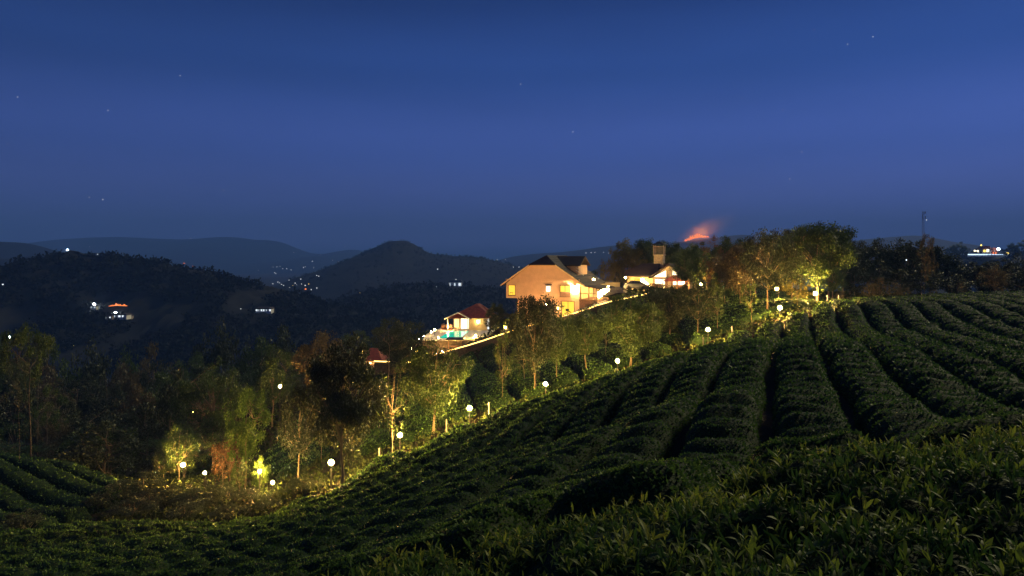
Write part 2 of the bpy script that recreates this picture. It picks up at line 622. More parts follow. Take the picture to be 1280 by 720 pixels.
def hill(name, prof, D, front, back, mat, base=-72, rough=3.0, nscale=60, nu=300, nv=36):
    """A ridge running through surveyed skyline points, sloping down to the valley on both sides."""
    xs = np.array([p[0] for p in prof], float)
    ys = np.array([p[1] for p in prof], float)
    u = np.linspace(xs[0], xs[-1], nu)
    yy = np.interp(u, xs, ys)
    kk = np.ones(9) / 9
    yy = np.convolve(np.pad(yy, 4, mode='edge'), kk, 'valid')
    top = (325 - yy) / F * D
    v = np.linspace(-1, 1, nv)
    v = np.sign(v) * np.abs(v) ** 1.3
    Ug, Vg = np.meshgrid(u, v)
    Tg = np.tile(top, (nv, 1))
    Yg = D + np.where(Vg < 0, Vg * front, Vg * back) + 25 * fbm(Ug / 60, Vg * 2, 2) * (np.abs(Vg) > .01)
    Xg = (Ug - 640) / F * D * (1 + 0 * Yg)
    f = np.clip(1 - np.abs(Vg) ** 1.15, 0, 1)
    spur = fbm(Xg / (D * .12) + 3, Yg / (D * .2), 3) * (1 - f) * f * 1.6
    Zg = base + (Tg - base) * np.clip(f + spur * .5, 0, 1) + rough * fbm(Xg / nscale, Yg / nscale, 4) * np.clip(f * 1.5, 0, 1)
    nvv, nuu = Ug.shape
    idx = np.arange(nvv * nuu).reshape(nvv, nuu)
    q = np.stack([idx[:-1, :-1], idx[:-1, 1:], idx[1:, 1:], idx[1:, :-1]], -1).reshape(-1, 4)
    o = link(name, mesh_np(name, np.stack([Xg, Yg, Zg], -1), q, mat=mat, smooth=True))
    tag(o, kind='structure')
    HILLV[name] = (np.stack([Xg, Yg, Zg], -1), Vg, D)
    return o


hill('far_mountains', [(-300, 330), (60, 306), (100, 298), (150, 296), (230, 299), (288, 295), (318, 299), (335, 302), (345, 299), (360, 305), (375, 313), (400, 319), (440, 311),
                       (470, 318), (540, 328), (640, 333), (760, 345)], 5200, 1900, 900, M['far_hill'], rough=10, nscale=300, nu=260)
hill('far_ridge', [(600, 335), (625, 324), (660, 318), (700, 315), (780, 306), (840, 305), (872, 298), (890, 297), (905, 296), (930, 293), (950, 297), (980, 303), (1060, 302),
                   (1110, 296), (1145, 293), (1180, 302), (1220, 312), (1300, 318), (1500, 330)], 3400, 1300, 600, M['far_hill'], rough=5, nscale=160, nu=260)
hill('west_mountain', [(-300, 300), (-60, 298), (0, 302), (30, 304), (60, 310), (100, 322), (180, 335), (260, 360)], 1900, 600, 400, M['far_hill'], rough=3, nscale=90, nu=160)
hill('west_ridge', [(-100, 330), (80, 318), (130, 316), (165, 321), (200, 329), (260, 342), (330, 360)], 1300, 400, 300, M['hill_wood'], rough=3, nscale=50, nu=160)
hill('peaked_hill', [(300, 400), (345, 378), (372, 357), (392, 343), (415, 332), (440, 322), (470, 309), (485, 302), (500, 300), (514, 303), (528, 312), (540, 318), (590, 321), (620, 326),
                     (650, 335), (700, 345), (820, 358), (1000, 370)], 1500, 520, 400, M['hill_wood'], rough=3.5, nscale=40, nu=420)
hill('wooded_hill', [(-320, 392), (-60, 378), (0, 362), (25, 350), (50, 329), (66, 320), (95, 317), (130, 323), (180, 328), (240, 337), (300, 351), (330, 356), (380, 375), (420, 388),
                     (480, 402), (600, 420)], 560, 230, 260, M['hill_wood'], rough=5.0, nscale=9, nu=620, nv=60)
hill('valley_hill', [(340, 400), (400, 382), (450, 368), (520, 359), (580, 358), (640, 364), (760, 372), (900, 376), (1100, 385), (1300, 392)], 760, 330, 300, M['hill_wood'], rough=4.5, nscale=12, nu=460, nv=50)
hill('east_slope', [(1060, 352), (1120, 332), (1180, 320), (1205, 318.5), (1275, 318.5), (1320, 312), (1400, 306), (1560, 312)], 820, 260, 260, M['hill_wood'], rough=2.0, nscale=30, nu=240)

from mathutils.bvhtree import BVHTree
_bv, _bf = [], []
for o_ in list(C.objects):
    if o_.type == 'MESH':
        b_0 = len(_bv)
        _bv += [v_.co.copy() for v_ in o_.data.vertices]
        _bf += [tuple(b_0 + i_ for i_ in p_.vertices) for p_ in o_.data.polygons]
LAND = BVHTree.FromPolygons(_bv, _bf)


def land_D(x, y, default, ymax=12):
    """distance at which the land is met in the direction of photograph pixel x, y (a little lower if the first ray misses)"""
    for dy in range(0, ymax):
        d = Vector(px(x, y + dy, 1.0))
        h = LAND.ray_cast(Vector((0, 0, 0)) + d.normalized() * 240, d.normalized())
        if h[0] is not None:
            return h[0].y - 3.0
    return default


# ------------------------------------------------------------------ tea hedges


def leaf_quads(P, N, size, rs, lift=.5):
    """rhombic leaves at P, leaning around the normals N"""
    n = len(P)
    d = rs.normal(size=(n, 3))
    d /= np.linalg.norm(d, axis=1, keepdims=True)
    d = d + N * lift
    d /= np.linalg.norm(d, axis=1, keepdims=True)
    a = rs.normal(size=(n, 3))
    sd = np.cross(d, a)
    sd /= np.linalg.norm(sd, axis=1, keepdims=True) + 1e-9
    size = np.asarray(size).reshape(-1, 1)
    L = d * size
    W = sd * size * .30
    nn = np.cross(d, sd) * size * .10
    V = np.stack([P, P + L * .5 + W - nn, P + L, P + L * .5 - W - nn], 1)
    return V.reshape(-1, 3)


def ordinal(k):
    names = ['first', 'second', 'third', 'fourth', 'fifth', 'sixth', 'seventh', 'eighth', 'ninth', 'tenth', 'eleventh', 'twelfth', 'thirteenth', 'fourteenth', 'fifteenth',
             'sixteenth', 'seventeenth', 'eighteenth', 'nineteenth', 'twentieth']
    if k <= 20:
        return names[k - 1]
    if k == 30:
        return 'thirtieth'
    return ('twenty-' if k < 30 else 'thirty-') + names[k % 10 - 1]


def tea_rows(poly, dirv, spacing, off, seed, labeler, group, width=None, dt=.3, leaf=1.0, seg=1.15, nc=15, zf=S, wob=.24, bumps=.40):
    rs = np.random.default_rng(seed)
    d = np.array(dirv, float)
    d /= np.linalg.norm(d)
    nrm = np.array((d[1], -d[0]))
    pl = np.array(poly)
    s_all = pl @ nrm
    t_all = pl @ d
    k0 = math.ceil((s_all.min() - off) / spacing)
    k1 = math.floor((s_all.max() - off) / spacing)
    W = width or spacing * .86
    made = []
    for k in range(k0, k1 + 1):
        sc = off + (k + .5) * spacing
        t = np.arange(t_all.min(), t_all.max(), dt)
        wobv = wob * fbm(t / 9 + 7.7 * k * 0, np.full_like(t, sc / 11), 3) * 2 + .12 * fbm(t / 2.5, np.full_like(t, k * 3.3), 2)
        cx = t * d[0] + (sc + wobv) * nrm[0]
        cyy = t * d[1] + (sc + wobv) * nrm[1]
        ins = in_poly(cx, cyy, poly)
        # contiguous runs
        e = np.flatnonzero(np.diff(np.r_[0, ins.astype(int), 0]))
        Vs, Qs, LP, LN, LS = [], [], [], [], []
        base = 0
        for a, b in zip(e[::2], e[1::2]):
            if b - a < 5:
                continue
            tt = t[a:b]
            m = b - a
            endf = np.clip(np.minimum(np.arange(m), np.arange(m)[::-1]) * dt / .7, 0.02, 1) ** .5
            u = np.linspace(-1, 1, nc)
            u = np.sign(u) * (1 - (1 - np.abs(u)) ** 1.25)
            wl_ = W * .5 * (1 + .22 * fbm(tt / 1.1, np.full(m, k * 9.1 + 2), 2)) * (.6 + .4 * endf)
            wr_ = W * .5 * (1 + .22 * fbm(tt / 1.1, np.full(m, k * 9.1 + 31), 2)) * (.6 + .4 * endf)
            lat = np.where(u[None, :] < 0, wl_[:, None], wr_[:, None]) * u[None, :]
            X = cx[a:b, None] + lat * nrm[0]
            Y = cyy[a:b, None] + lat * nrm[1]
            ph = tt / seg + k * .37 + .5 * fbm(tt / 4, np.full(m, k * 1.7), 2)
            bump = np.abs(np.sin(math.pi * (ph[:, None] + .18 * fbm(lat * 1.1 + 4 * k, np.tile(tt[:, None] / 2, (1, nc)), 3)))) ** .5 - .78
            prof = 1 - np.abs(u) ** 4.6 * 1.0
            zt = zf(X, Y)
            Z = zt - TEA_H - .12 + (TEA_H + .12) * (prof[None, :] ** .6) * endf[:, None] + bumps * bump * prof[None, :] + .10 * fbm(X / .5, Y / .5, 3) * prof[None, :] + .21 * fbm(X / 1.9 + 9, Y / 1.9, 2) * prof[None, :]
            V = np.stack([X, Y, Z], -1)
            ii = np.arange(m * nc).reshape(m, nc) + base
            Q = np.stack([ii[:-1, :-1], ii[:-1, 1:], ii[1:, 1:], ii[1:, :-1]], -1).reshape(-1, 4)
            Vs.append(V.reshape(-1, 3))
            Qs.append(Q)
            base += m * nc
            # leaves on it
            c = V[:-1, :-1]
            du, dv = V[:-1, 1:] - c, V[1:, :-1] - c
            nn = np.cross(du, dv)
            area = np.linalg.norm(nn, axis=-1)
            nn = nn / (area[..., None] + 1e-9)
            nn *= np.where(nn[..., 2:3] < 0, -1, 1)
            D = np.hypot(c[..., 0], c[..., 1])
            fov = np.abs(c[..., 0] / np.maximum(c[..., 1], 1)) < .85
            dens = leaf * np.clip(60000 / np.maximum(D, 6) ** 2, 10, 520) * fov
            cnt = rs.poisson(dens * area * (.5 + .9 * prof[None, :-1]))
            fi = np.repeat(np.arange(cnt.size), cnt.ravel())
            if len(fi):
                ra_, rb_ = rs.random(len(fi))[:, None], rs.random(len(fi))[:, None]
                Pn = c.reshape(-1, 3)[fi] + du.reshape(-1, 3)[fi] * ra_ + dv.reshape(-1, 3)[fi] * rb_
                Dn = D.ravel()[fi]
                LP.append(Pn - nn.reshape(-1, 3)[fi] * .02)
                LN.append(nn.reshape(-1, 3)[fi])
                LS.append(np.clip(Dn * .0040, .066, .17) * rs.uniform(.6, 1.35, len(fi)))
        if not Vs:
            continue
        V = np.concatenate(Vs)
        Q = np.concatenate(Qs)
        nb = len(Q)
        if LP:
            lv = leaf_quads(np.concatenate(LP), np.concatenate(LN), np.concatenate(LS), rs, 1.1)
            lq = np.arange(len(lv)).reshape(-1, 4) + len(V)
            V = np.concatenate([V, lv])
            Q = np.concatenate([Q, lq])
        me = mesh_np('tea_hedge', V, Q, mat=[M['tea_body'], M['tea_leaf']], smooth=True)
        mi = np.zeros(len(Q), np.int32)
        mi[nb:] = 1
        me.polygons.foreach_set('material_index', mi)
        o = link('tea_hedge', me)
        made.append((k, o))
    for j, (k, o) in enumerate(made):
        tag(o, labeler(j, len(made)), 'tea hedge', group)
    return made


def pw(x, D):
    return ((x - 640) / F * D, D)


FG = [(-5.2, 6.2), (-3.4, 8.6), (-1.2, 6.6), (.5, 6.1), (2.6, 6.5), (4.9, 7.1), (9, 8.4), (13, 9.5), (13, -3), (-4.5, -3)]
# near slope
near_poly = [pw(-90, 24), pw(-90, 34), pw(60, 35), pw(200, 37), pw(320, 37), pw(395, 38), pw(432, 39), pw(500, 42), pw(587, 45.2), pw(682, 49), pw(772, 53), pw(885, 57.3),
             pw(960, 62), pw(1030, 68.5), pw(1060, 80), pw(1160, 88), pw(1280, 94), pw(1460, 88), (72, 40), (40, 14), (14, 10.6), (9, 9.5), (4.7, 8.2), (2.2, 7.6), (.2, 7.3), (-1.2, 7.8),
             (-2.9, 9.7), (-4.6, 9.4), (-6.3, 7.6), (-10, 9), (-16, 14)]
tea_rows(near_poly, (.379, .925), 2.25, 1.5, 5,
         lambda j, n: 'near slope tea hedge row, %s counted from the dark bottom left corner' % ordinal(j + 1), 'tea hedge rows on the near slope')
# slope below the lit path, beyond the lamps
mid_poly = [pw(455, 49), pw(500, 47.5), pw(587, 50.5), pw(682, 54.5), pw(772, 59), pw(845, 62), pw(840, 84), pw(800, 93), pw(700, 93.5), pw(625, 97.5), pw(560, 101), pw(505, 104), pw(455, 100), pw(450, 80)]
tea_rows(mid_poly, (-.12, .99), 3.1, .6, 6,
         lambda j, n: 'tea hedge row under the lit path wall, %s counting from the pool side' % ordinal(j + 1), 'tea hedge rows below the lit path', dt=.45, nc=13, leaf=1.3, width=2.75, bumps=.22)
far_poly = [pw(855, 62.5), pw(885, 63), pw(945, 67), pw(1000, 73), pw(1035, 82), pw(1000, 104), pw(900, 108), pw(862, 104), pw(846, 86)]
tea_rows(far_poly, (.99, .12), 2.6, .4, 8,
         lambda j, n: 'cross-slope tea hedge row left of the paired lamps, %s going back' % ordinal(j + 1), 'tea hedge rows between the crest trees', dt=.45, nc=13, leaf=1.3)
west_poly = [pw(335, 52), pw(402, 56), pw(412, 78), pw(385, 86), pw(352, 74), pw(322, 60)]
tea_rows(west_poly, (.10, .99), 2.2, .2, 9,
         lambda j, n: 'small lamplit tea hedge row right of bright green tree, %s from it' % ordinal(j + 1), 'tea hedge rows behind the low lamps', dt=.45, nc=11, leaf=.8)
mound_poly = [pw(-150, 44), pw(-150, 64), pw(0, 62), pw(90, 59), pw(178, 55), pw(160, 50), pw(90, 43), pw(0, 40)]
tea_rows(mound_poly, (.86, -.51), 2.1, .4, 10,
         lambda j, n: 'tea hedge row on the low left edge mound, %s from its crest' % ordinal(n - j), 'tea hedge rows on the left mound', dt=.4, nc=13)

# near hedge with long shoots
gx = np.linspace(-5.5, 13.5, 330)
gy = np.linspace(-3.2, 9.8, 230)
XX, YY = np.meshgrid(gx, gy)
fgp = np.array(FG)


ins = in_poly(XX, YY, FG)
ed = np.where(ins, poly_dist(XX, YY, FG), 0)
ee = np.clip(ed / .55, 0, 1)
edge = (1 - (1 - ee) ** 2) ** .5
ZZ = S(XX, YY) - .12 - .95 * (1 - edge) + (.14 * fbm(XX / 1.1, YY / 1.1, 2) + .16 * fbm(XX / .42 + 3, YY / .42, 3)) * edge
ZZ -= .26 * np.clip(.75 - np.abs(np.sin(XX * 1.15 + .6 * YY + 1.1 * fbm(XX / 1.4, YY / 1.4, 2) + .5)) * 1.8, 0, 1) * edge
idx = np.arange(XX.size).reshape(XX.shape)
q = np.stack([idx[:-1, :-1], idx[:-1, 1:], idx[1:, 1:], idx[1:, :-1]], -1)
keep = ins[:-1, :-1] | ins[1:, 1:] | ins[:-1, 1:] | ins[1:, :-1]
q = q[keep]
Vb = np.stack([XX, YY, ZZ], -1).reshape(-1, 3)
used = np.unique(q)
remap = -np.ones(len(Vb), int)
remap[used] = np.arange(len(used))
Vb, q = Vb[used], remap[q]
fg_root = empty('tea_hedge', (0, 0, 0))
tag(fg_root, 'nearest tea hedge with long fresh shoots across the bottom right corner', 'tea hedge')
link('hedge_body', mesh_np('hedge_body', Vb, q, mat=M['tea_body'], smooth=True), fg_root)


def gridz(x, y):
    fx = (x - gx[0]) / (gx[1] - gx[0])
    fy = (y - gy[0]) / (gy[1] - gy[0])
    ix = np.clip(fx.astype(int), 0, len(gx) - 2)
    iy = np.clip(fy.astype(int), 0, len(gy) - 2)
    a, b = fx - ix, fy - iy
    return ZZ[iy, ix] * (1 - a) * (1 - b) + ZZ[iy, ix + 1] * a * (1 - b) + ZZ[iy + 1, ix] * (1 - a) * b + ZZ[iy + 1, ix + 1] * a * b


def leaf_strip(L, W, curl, nseg=4, fold=.25, e0=.9):
    """leaf along +x rising at angle e0 and curving over; returns verts, quads"""
    V, Q = [], []
    x = z = 0.0
    an = e0
    prof = [.12, .75, 1.0, .62, .02] if nseg == 4 else [.05, 1.0, .03]
    for i in range(nseg + 1):
        w = W * prof[i]
        up = w * fold
        V += [(x, -w, z + up), (x, 0, z), (x, w, z + up)]
        x += math.cos(an) * L / nseg
        z += math.sin(an) * L / nseg
        an -= curl / nseg
    for i in range(nseg):
        b = i * 3
        Q += [(b, b + 3, b + 4, b + 1), (b + 1, b + 4, b + 5, b + 2)]
    return np.array(V), np.array(Q)


def shoot_variant(rs, n_leaf, big):
    Vs, Qs = [], []
    b = 0
    stem = rs.uniform(.03, .07) * big
    a0 = rs.uniform(0, 6.28)
    for i in range(n_leaf):
        f = i / max(n_leaf - 1, 1)
        L = (.098 - .036 * f) * rs.uniform(.75, 1.25) * big
        e0 = .55 + .75 * f + rs.uniform(-.15, .25)
        v, qd = leaf_strip(L, L * rs.uniform(.10, .145), rs.uniform(.4, 1.9) * (1.25 - f), e0=e0)
        a = a0 + i * 2.4 + rs.uniform(-.3, .3)
        ca, sa = math.cos(a), math.sin(a)
        v = np.stack([v[:, 0] * ca - v[:, 1] * sa, v[:, 0] * sa + v[:, 1] * ca, v[:, 2] + stem * f], -1)
        Vs.append(v)
        Qs.append(qd + b)
        b += len(v)
    # stem
    sv = np.array([(.002, 0, -.06), (-.002, .002, -.06), (0, -.002, -.06), (.0015, 0, stem), (-.0015, .0015, stem), (0, -.0015, stem)])
    Qs.append(np.array([(0, 1, 4, 3), (1, 2, 5, 4), (2, 0, 3, 5)]) + b)
    Vs.append(sv)
    return np.concatenate(Vs), np.concatenate(Qs)


def scatter(variants, P, scl, tilt, rs):
    Vs, Qs = [], []
    base = 0
    which = rs.integers(0, len(variants), len(P))
    for vi, (v, qd) in enumerate(variants):
        m = np.flatnonzero(which == vi)
        if not len(m):
            continue
        a = rs.uniform(0, 6.28, len(m))
        ca, sa = np.cos(a), np.sin(a)
        tx = rs.normal(0, tilt, len(m))
        ty = rs.normal(0, tilt, len(m))
        s = scl[m]
        x = (v[None, :, 0] * ca[:, None] - v[None, :, 1] * sa[:, None]) * s[:, None]
        y = (v[None, :, 0] * sa[:, None] + v[None, :, 1] * ca[:, None]) * s[:, None]
        z = v[None, :, 2] * s[:, None]
        X = P[m, 0][:, None] + x + z * tx[:, None]
        Y = P[m, 1][:, None] + y + z * ty[:, None]
        Z = P[m, 2][:, None] + z - x * tx[:, None] - y * ty[:, None]
        Vs.append(np.stack([X, Y, Z], -1).reshape(-1, 3))
        Qs.append((qd[None] + (np.arange(len(m)) * len(v))[:, None, None] + base).reshape(-1, 4))
        base += len(m) * len(v)
    return np.concatenate(Vs), np.concatenate(Qs)


def fg_points(n, rs, ymin=-1.5):
    x = rs.uniform(-5.3, 10.5, n)
    y = rs.uniform(ymin, 9.6, n)
    ok = in_poly(x, y, FG) & (np.abs(x) < np.maximum(y, .5) * .95 + 1.5)
    x, y = x[ok], y[ok]
    return np.stack([x, y, gridz(x, y)], -1)


rs = np.random.default_rng(21)
var_young = [shoot_variant(rs, rs.integers(3, 6), 1.0) for _ in range(14)]
var_old = [shoot_variant(rs, rs.integers(3, 6), 1.0) for _ in range(8)]
P = fg_points(24000, rs)
clump = fbm(P[:, 0] / .55 + 5, P[:, 1] / .55, 3)
P = P[rs.random(len(P)) < np.clip(.62 + 1.3 * clump, .12, 1)]
lift = rs.uniform(-.02, .09, len(P))
P[:, 2] += lift
scl = rs.uniform(.45, 1.4, len(P))
v, qd = scatter(var_young, P, scl, .28, rs)
o = link('shoots', mesh_np('shoots', v, qd, mat=M['tea_shoot'], smooth=True), fg_root)
tag(o, 'fresh yellow-green shoots', kind='stuff')
P = fg_points(34000, rs)
P[:, 2] -= rs.uniform(.0, .07, len(P))
v, qd = scatter(var_old, P, rs.uniform(.7, 1.25, len(P)), .55, rs)
o = link('old_leaves', mesh_np('old_leaves', v, qd, mat=M['tea_leaf'], smooth=True), fg_root)
tag(o, 'darker mature leaves below the shoots', kind='stuff')

# ------------------------------------------------------------------ trees


def tree_variant(seed, kind):
    """one tree of height 1 and crown width about 1: trunk mesh and crown mesh"""
    rs = np.random.default_rng(seed)
    K = dict(
        broad=dict(fork=.30, cz=.63, rz=.40, rx=.56, tips=80, leaves=21000, ls=.024, tr=.020, cl=.11, lean=.05),
        open=dict(fork=.30, cz=.64, rz=.36, rx=.54, tips=58, leaves=12000, ls=.024, tr=.018, cl=.098, lean=.08),
        slim=dict(fork=.26, cz=.62, rz=.38, rx=.52, tips=30, leaves=4200, ls=.024, tr=.013, cl=.07, lean=.05),
        tall=dict(fork=.45, cz=.74, rz=.26, rx=.50, tips=16, leaves=2600, ls=.016, tr=.011, cl=.075, lean=.04),
        layered=dict(fork=.55, cz=.80, rz=.17, rx=.52, tips=26, leaves=5000, ls=.018, tr=.014, cl=.07, lean=.06),
        wispy=dict(fork=.15, cz=.58, rz=.42, rx=.48, tips=64, leaves=7000, ls=.022, tr=.016, cl=.09, lean=.05),
        bush=dict(fork=.05, cz=.46, rz=.50, rx=.50, tips=40, leaves=5200, ls=.036, tr=.018, cl=.13, lean=.05),
        twig=dict(fork=.04, cz=.55, rz=.42, rx=.46, tips=44, leaves=1500, ls=.030, tr=.012, cl=.09, lean=.1),
        far=dict(fork=.30, cz=.62, rz=.38, rx=.50, tips=34, leaves=4200, ls=.036, tr=.020, cl=.12, lean=.05),
    )[kind]
    mb = MB()
    f = K['fork']
    lx, ly = rs.normal(0, K['lean'], 2) * .6
    base = np.array((0, 0, -.03))
    fk = np.array((lx * f, ly * f, f))
    top = np.array((lx, ly, K['cz'] + K['rz'] * .75))
    n1 = 7
    tp = []
    for i in range(n1):
        t = i / (n1 - 1)
        p = base + (top - base) * t + np.array((rs.normal(0, .012), rs.normal(0, .012), 0)) * (0 < i)
        tp.append(p)
    tr = K['tr']
    mb.tube(tp, [tr * (1.25 if i == 0 else 1) * (1 - .8 * i / (n1 - 1)) for i in range(n1)], 7)
    tips = []
    nt = K['tips']
    for i in range(nt):
        # points spread over the crown volume, biased outward, uneven
        u = rs.normal(size=3)
        u /= np.linalg.norm(u)
        r_ = rs.uniform(.35, 1.0) ** .6 * (1 + .12 * rs.normal())
        c = np.array((u[0] * K['rx'] * r_, u[1] * K['rx'] * r_, K['cz'] + u[2] * K['rz'] * r_))
        w = 1.0
        if kind in ('broad', 'open', 'far'):
            w = 1 - .35 * max(0, -u[2])
        c[:2] *= w * .88
        c[:2] += (lx, ly)
        tips.append(c)
    tips = np.array(tips)
    nm = max(4, nt // 6)
    mains = []
    for i in range(nm):
        a = 2 * math.pi * (i + rs.uniform(-.3, .3)) / nm
        h = f + (K['cz'] - f) * rs.uniform(0, .75)
        t = (h - base[2]) / (top[2] - base[2])
        st = base + (top - base) * t
        en = np.array((math.cos(a) * K['rx'] * .5 + lx, math.sin(a) * K['rx'] * .5 + ly, min(h + K['rz'] * rs.uniform(.4, .9), K['cz'] + K['rz'] * .6)))
        md = st * .5 + en * .5 + np.array((0, 0, -.02)) + rs.normal(0, .015, 3)
        mb.tube([st, md, en], [tr * .5 * (1 - .5 * t), tr * .33, tr * .16], 5, cap=False)
        mains += [st * .6 + md * .4, md, en]
    mains = np.array(mains)
    for c in tips:
        j = int(np.argmin(np.linalg.norm(mains - c, axis=1) + (mains[:, 2] > c[2] + .05) * .3))
        md = mains[j] * .5 + c * .5 + rs.normal(0, .012, 3)
        mb.tube([mains[j], md, c], [tr * .22, tr * .13, tr * .05], 4, cap=False)
    # leaves in clumps round the tips
    per = rs.dirichlet(np.ones(nt) * 3) * K['leaves']
    P, N = [], []
    for c, m in zip(tips, per):
        m = int(m)
        rad_ = K['cl'] * rs.uniform(.7, 1.3)
        u = rs.normal(size=(m, 3))
        u /= np.linalg.norm(u, axis=1, keepdims=True)
        r_ = rs.random((m, 1)) ** .5
        P.append(c + u * r_ * rad_ * np.array((1.1, 1.1, .75)))
        N.append(u * .6 + np.array((0, 0, .3)))
    P, N = np.concatenate(P), np.concatenate(N)
    sz = K['ls'] * rs.uniform(.6, 1.4, len(P))
    V = leaf_quads(P, N, sz, rs, .5)
    Q = np.arange(len(V)).reshape(-1, 4)
    tm = bpy.data.meshes.new('trunk')
    tm.from_pydata(mb.v, [], mb.f)
    tm.polygons.foreach_set('use_smooth', np.ones(len(mb.f), dtype=bool))
    tm.materials.append(M['bark'])
    cm = mesh_np('crown', V, Q, mat=M['leaf_olive'])
    return tm, cm


_NV = dict(broad=3, open=3, slim=2, tall=2, layered=1, wispy=2, bush=2, twig=2, far=3)
VAR = {}
_seed = 100
for kd, nn_ in _NV.items():
    VAR[kd] = []
    for i in range(nn_):
        _seed += 1
        VAR[kd].append(tree_variant(_seed, kd))
_mats = {}


def tree(kind, x, ytop, D, wpx, leaf, label, group=None, name='tree', ybase=None, vi=None, bark='bark', cat='tree', sink=0.0):
    """a tree whose crown top is seen at row ytop, standing on the land at distance D"""
    X = (x - 640) / F * D
    zg = G(X, D) - sink
    zt = (325 - ytop) / F * D
    h = max(zt - zg, .8)
    w = wpx / F * D
    r = random.Random(int(x * 31 + D * 7 + ytop))
    vs = VAR[kind]
    k = r.randrange(len(vs)) if vi is None else vi
    key = (kind, k, leaf, bark)
    if key not in _mats:
        tm, cm = vs[k]
        tm2, cm2 = tm.copy(), cm.copy()
        tm2.materials[0] = M[bark]
        cm2.materials[0] = M[leaf]
        _mats[key] = (tm2, cm2)
    tm, cm = _mats[key]
    root = empty(name, (X, D, zg), r.uniform(0, 6.28))
    root.scale = (w, w, h)
    tag(root, label, cat, group)
    link('trunk' if cat == 'tree' else 'stem', tm, root)
    link('crown' if cat == 'tree' else 'foliage', cm, root)
    return root


# trees along the lamp path
T = tree
T('broad', 428, 433, 38.2, 112, 'leaf_dark', 'big dark round-crowned tree right beside the brightest low starry lamp', name='broadleaf_tree', vi=0)
T('open', 372, 486, 49, 66, 'leaf_dark', 'dark drooping tree touching the left side of the big round tree', name='broadleaf_tree')
T('slim', 490, 445, 45, 56, 'leaf_olive', 'narrow tree between the big round tree and the second lamp', name='slender_tree')
T('broad', 541, 428, 48, 82, 'leaf_olive', 'leaning bushy tree lit from below between second and third lamps', name='broadleaf_tree', vi=1)
T('slim', 628, 412, 53, 34, 'leaf_olive', 'thin young tree with bare lit trunk just right of third lamp', name='slender_tree')
T('broad', 667, 371, 55, 66, 'leaf_dark', 'dark tree whose top overlaps the wall of the big orange house', name='broadleaf_tree', vi=2)
T('open', 697, 384, 58, 54, 'leaf_olive', 'olive tree in front of the lower doors of the orange house', name='broadleaf_tree')
T('open', 733, 388, 60, 56, 'leaf_olive', 'tree midway between fourth and fifth path lamps', name='broadleaf_tree')
T('broad', 788, 369, 59, 80, 'leaf_olive', 'spreading tree with bright forked trunk at the fifth lamp', name='broadleaf_tree', vi=1)
T('broad', 838, 358, 70, 58, 'leaf_dark', 'dark tree below the bungalow entrance canopy', name='broadleaf_tree')
T('open', 872, 350, 66, 44, 'leaf_dark', 'dark tree standing over the sixth path lamp on its left', name='broadleaf_tree')
T('slim', 897, 354, 66, 38, 'leaf_olive', 'small tree with thin stem just right of the sixth path lamp', name='slender_tree')
T('slim', 757, 395, 66, 34, 'leaf_olive', 'thin leafy tree left of the forked-trunk tree', name='slender_tree')
T('slim', 655, 420, 60, 40, 'leaf_olive', 'thin leafy tree behind the dark tree before the orange house', name='slender_tree')
T('open', 815, 385, 67, 44, 'leaf_olive', 'leafy tree in the dip right of the forked-trunk tree', name='broadleaf_tree')
T('open', 959, 292, 71, 70, 'leaf_dark', 'tall tree with yellow-lit trunk beside the paired crest lamps', name='broadleaf_tree', vi=0)
T('broad', 926, 306, 80, 64, 'leaf_brown', 'tall dense tree left of the yellow-lit trunk on the crest', name='broadleaf_tree')
T('broad', 1020, 281, 77, 86, 'leaf_olive', 'tallest tree on the crest right over the brightest upper lamp', name='broadleaf_tree', vi=2, bark='bark')
T('open', 990, 292, 80, 62, 'leaf_dark', 'dark tall tree between the two tallest lamplit crest trees', name='broadleaf_tree')
T('slim', 997, 345, 72, 34, 'leaf_gold_lit', 'low lamplit sapling between the paired crest lamps', name='slender_tree')
T('slim', 1005, 362, 78, 26, 'leaf_gold_lit', 'small bright sapling left of the brightest upper lamp', name='slender_tree')
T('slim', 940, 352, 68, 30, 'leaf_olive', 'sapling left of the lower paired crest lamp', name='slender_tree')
T('open', 972, 330, 84, 50, 'leaf_gold_lit', 'tree lit yellow from beneath behind the upper paired lamp', name='broadleaf_tree')
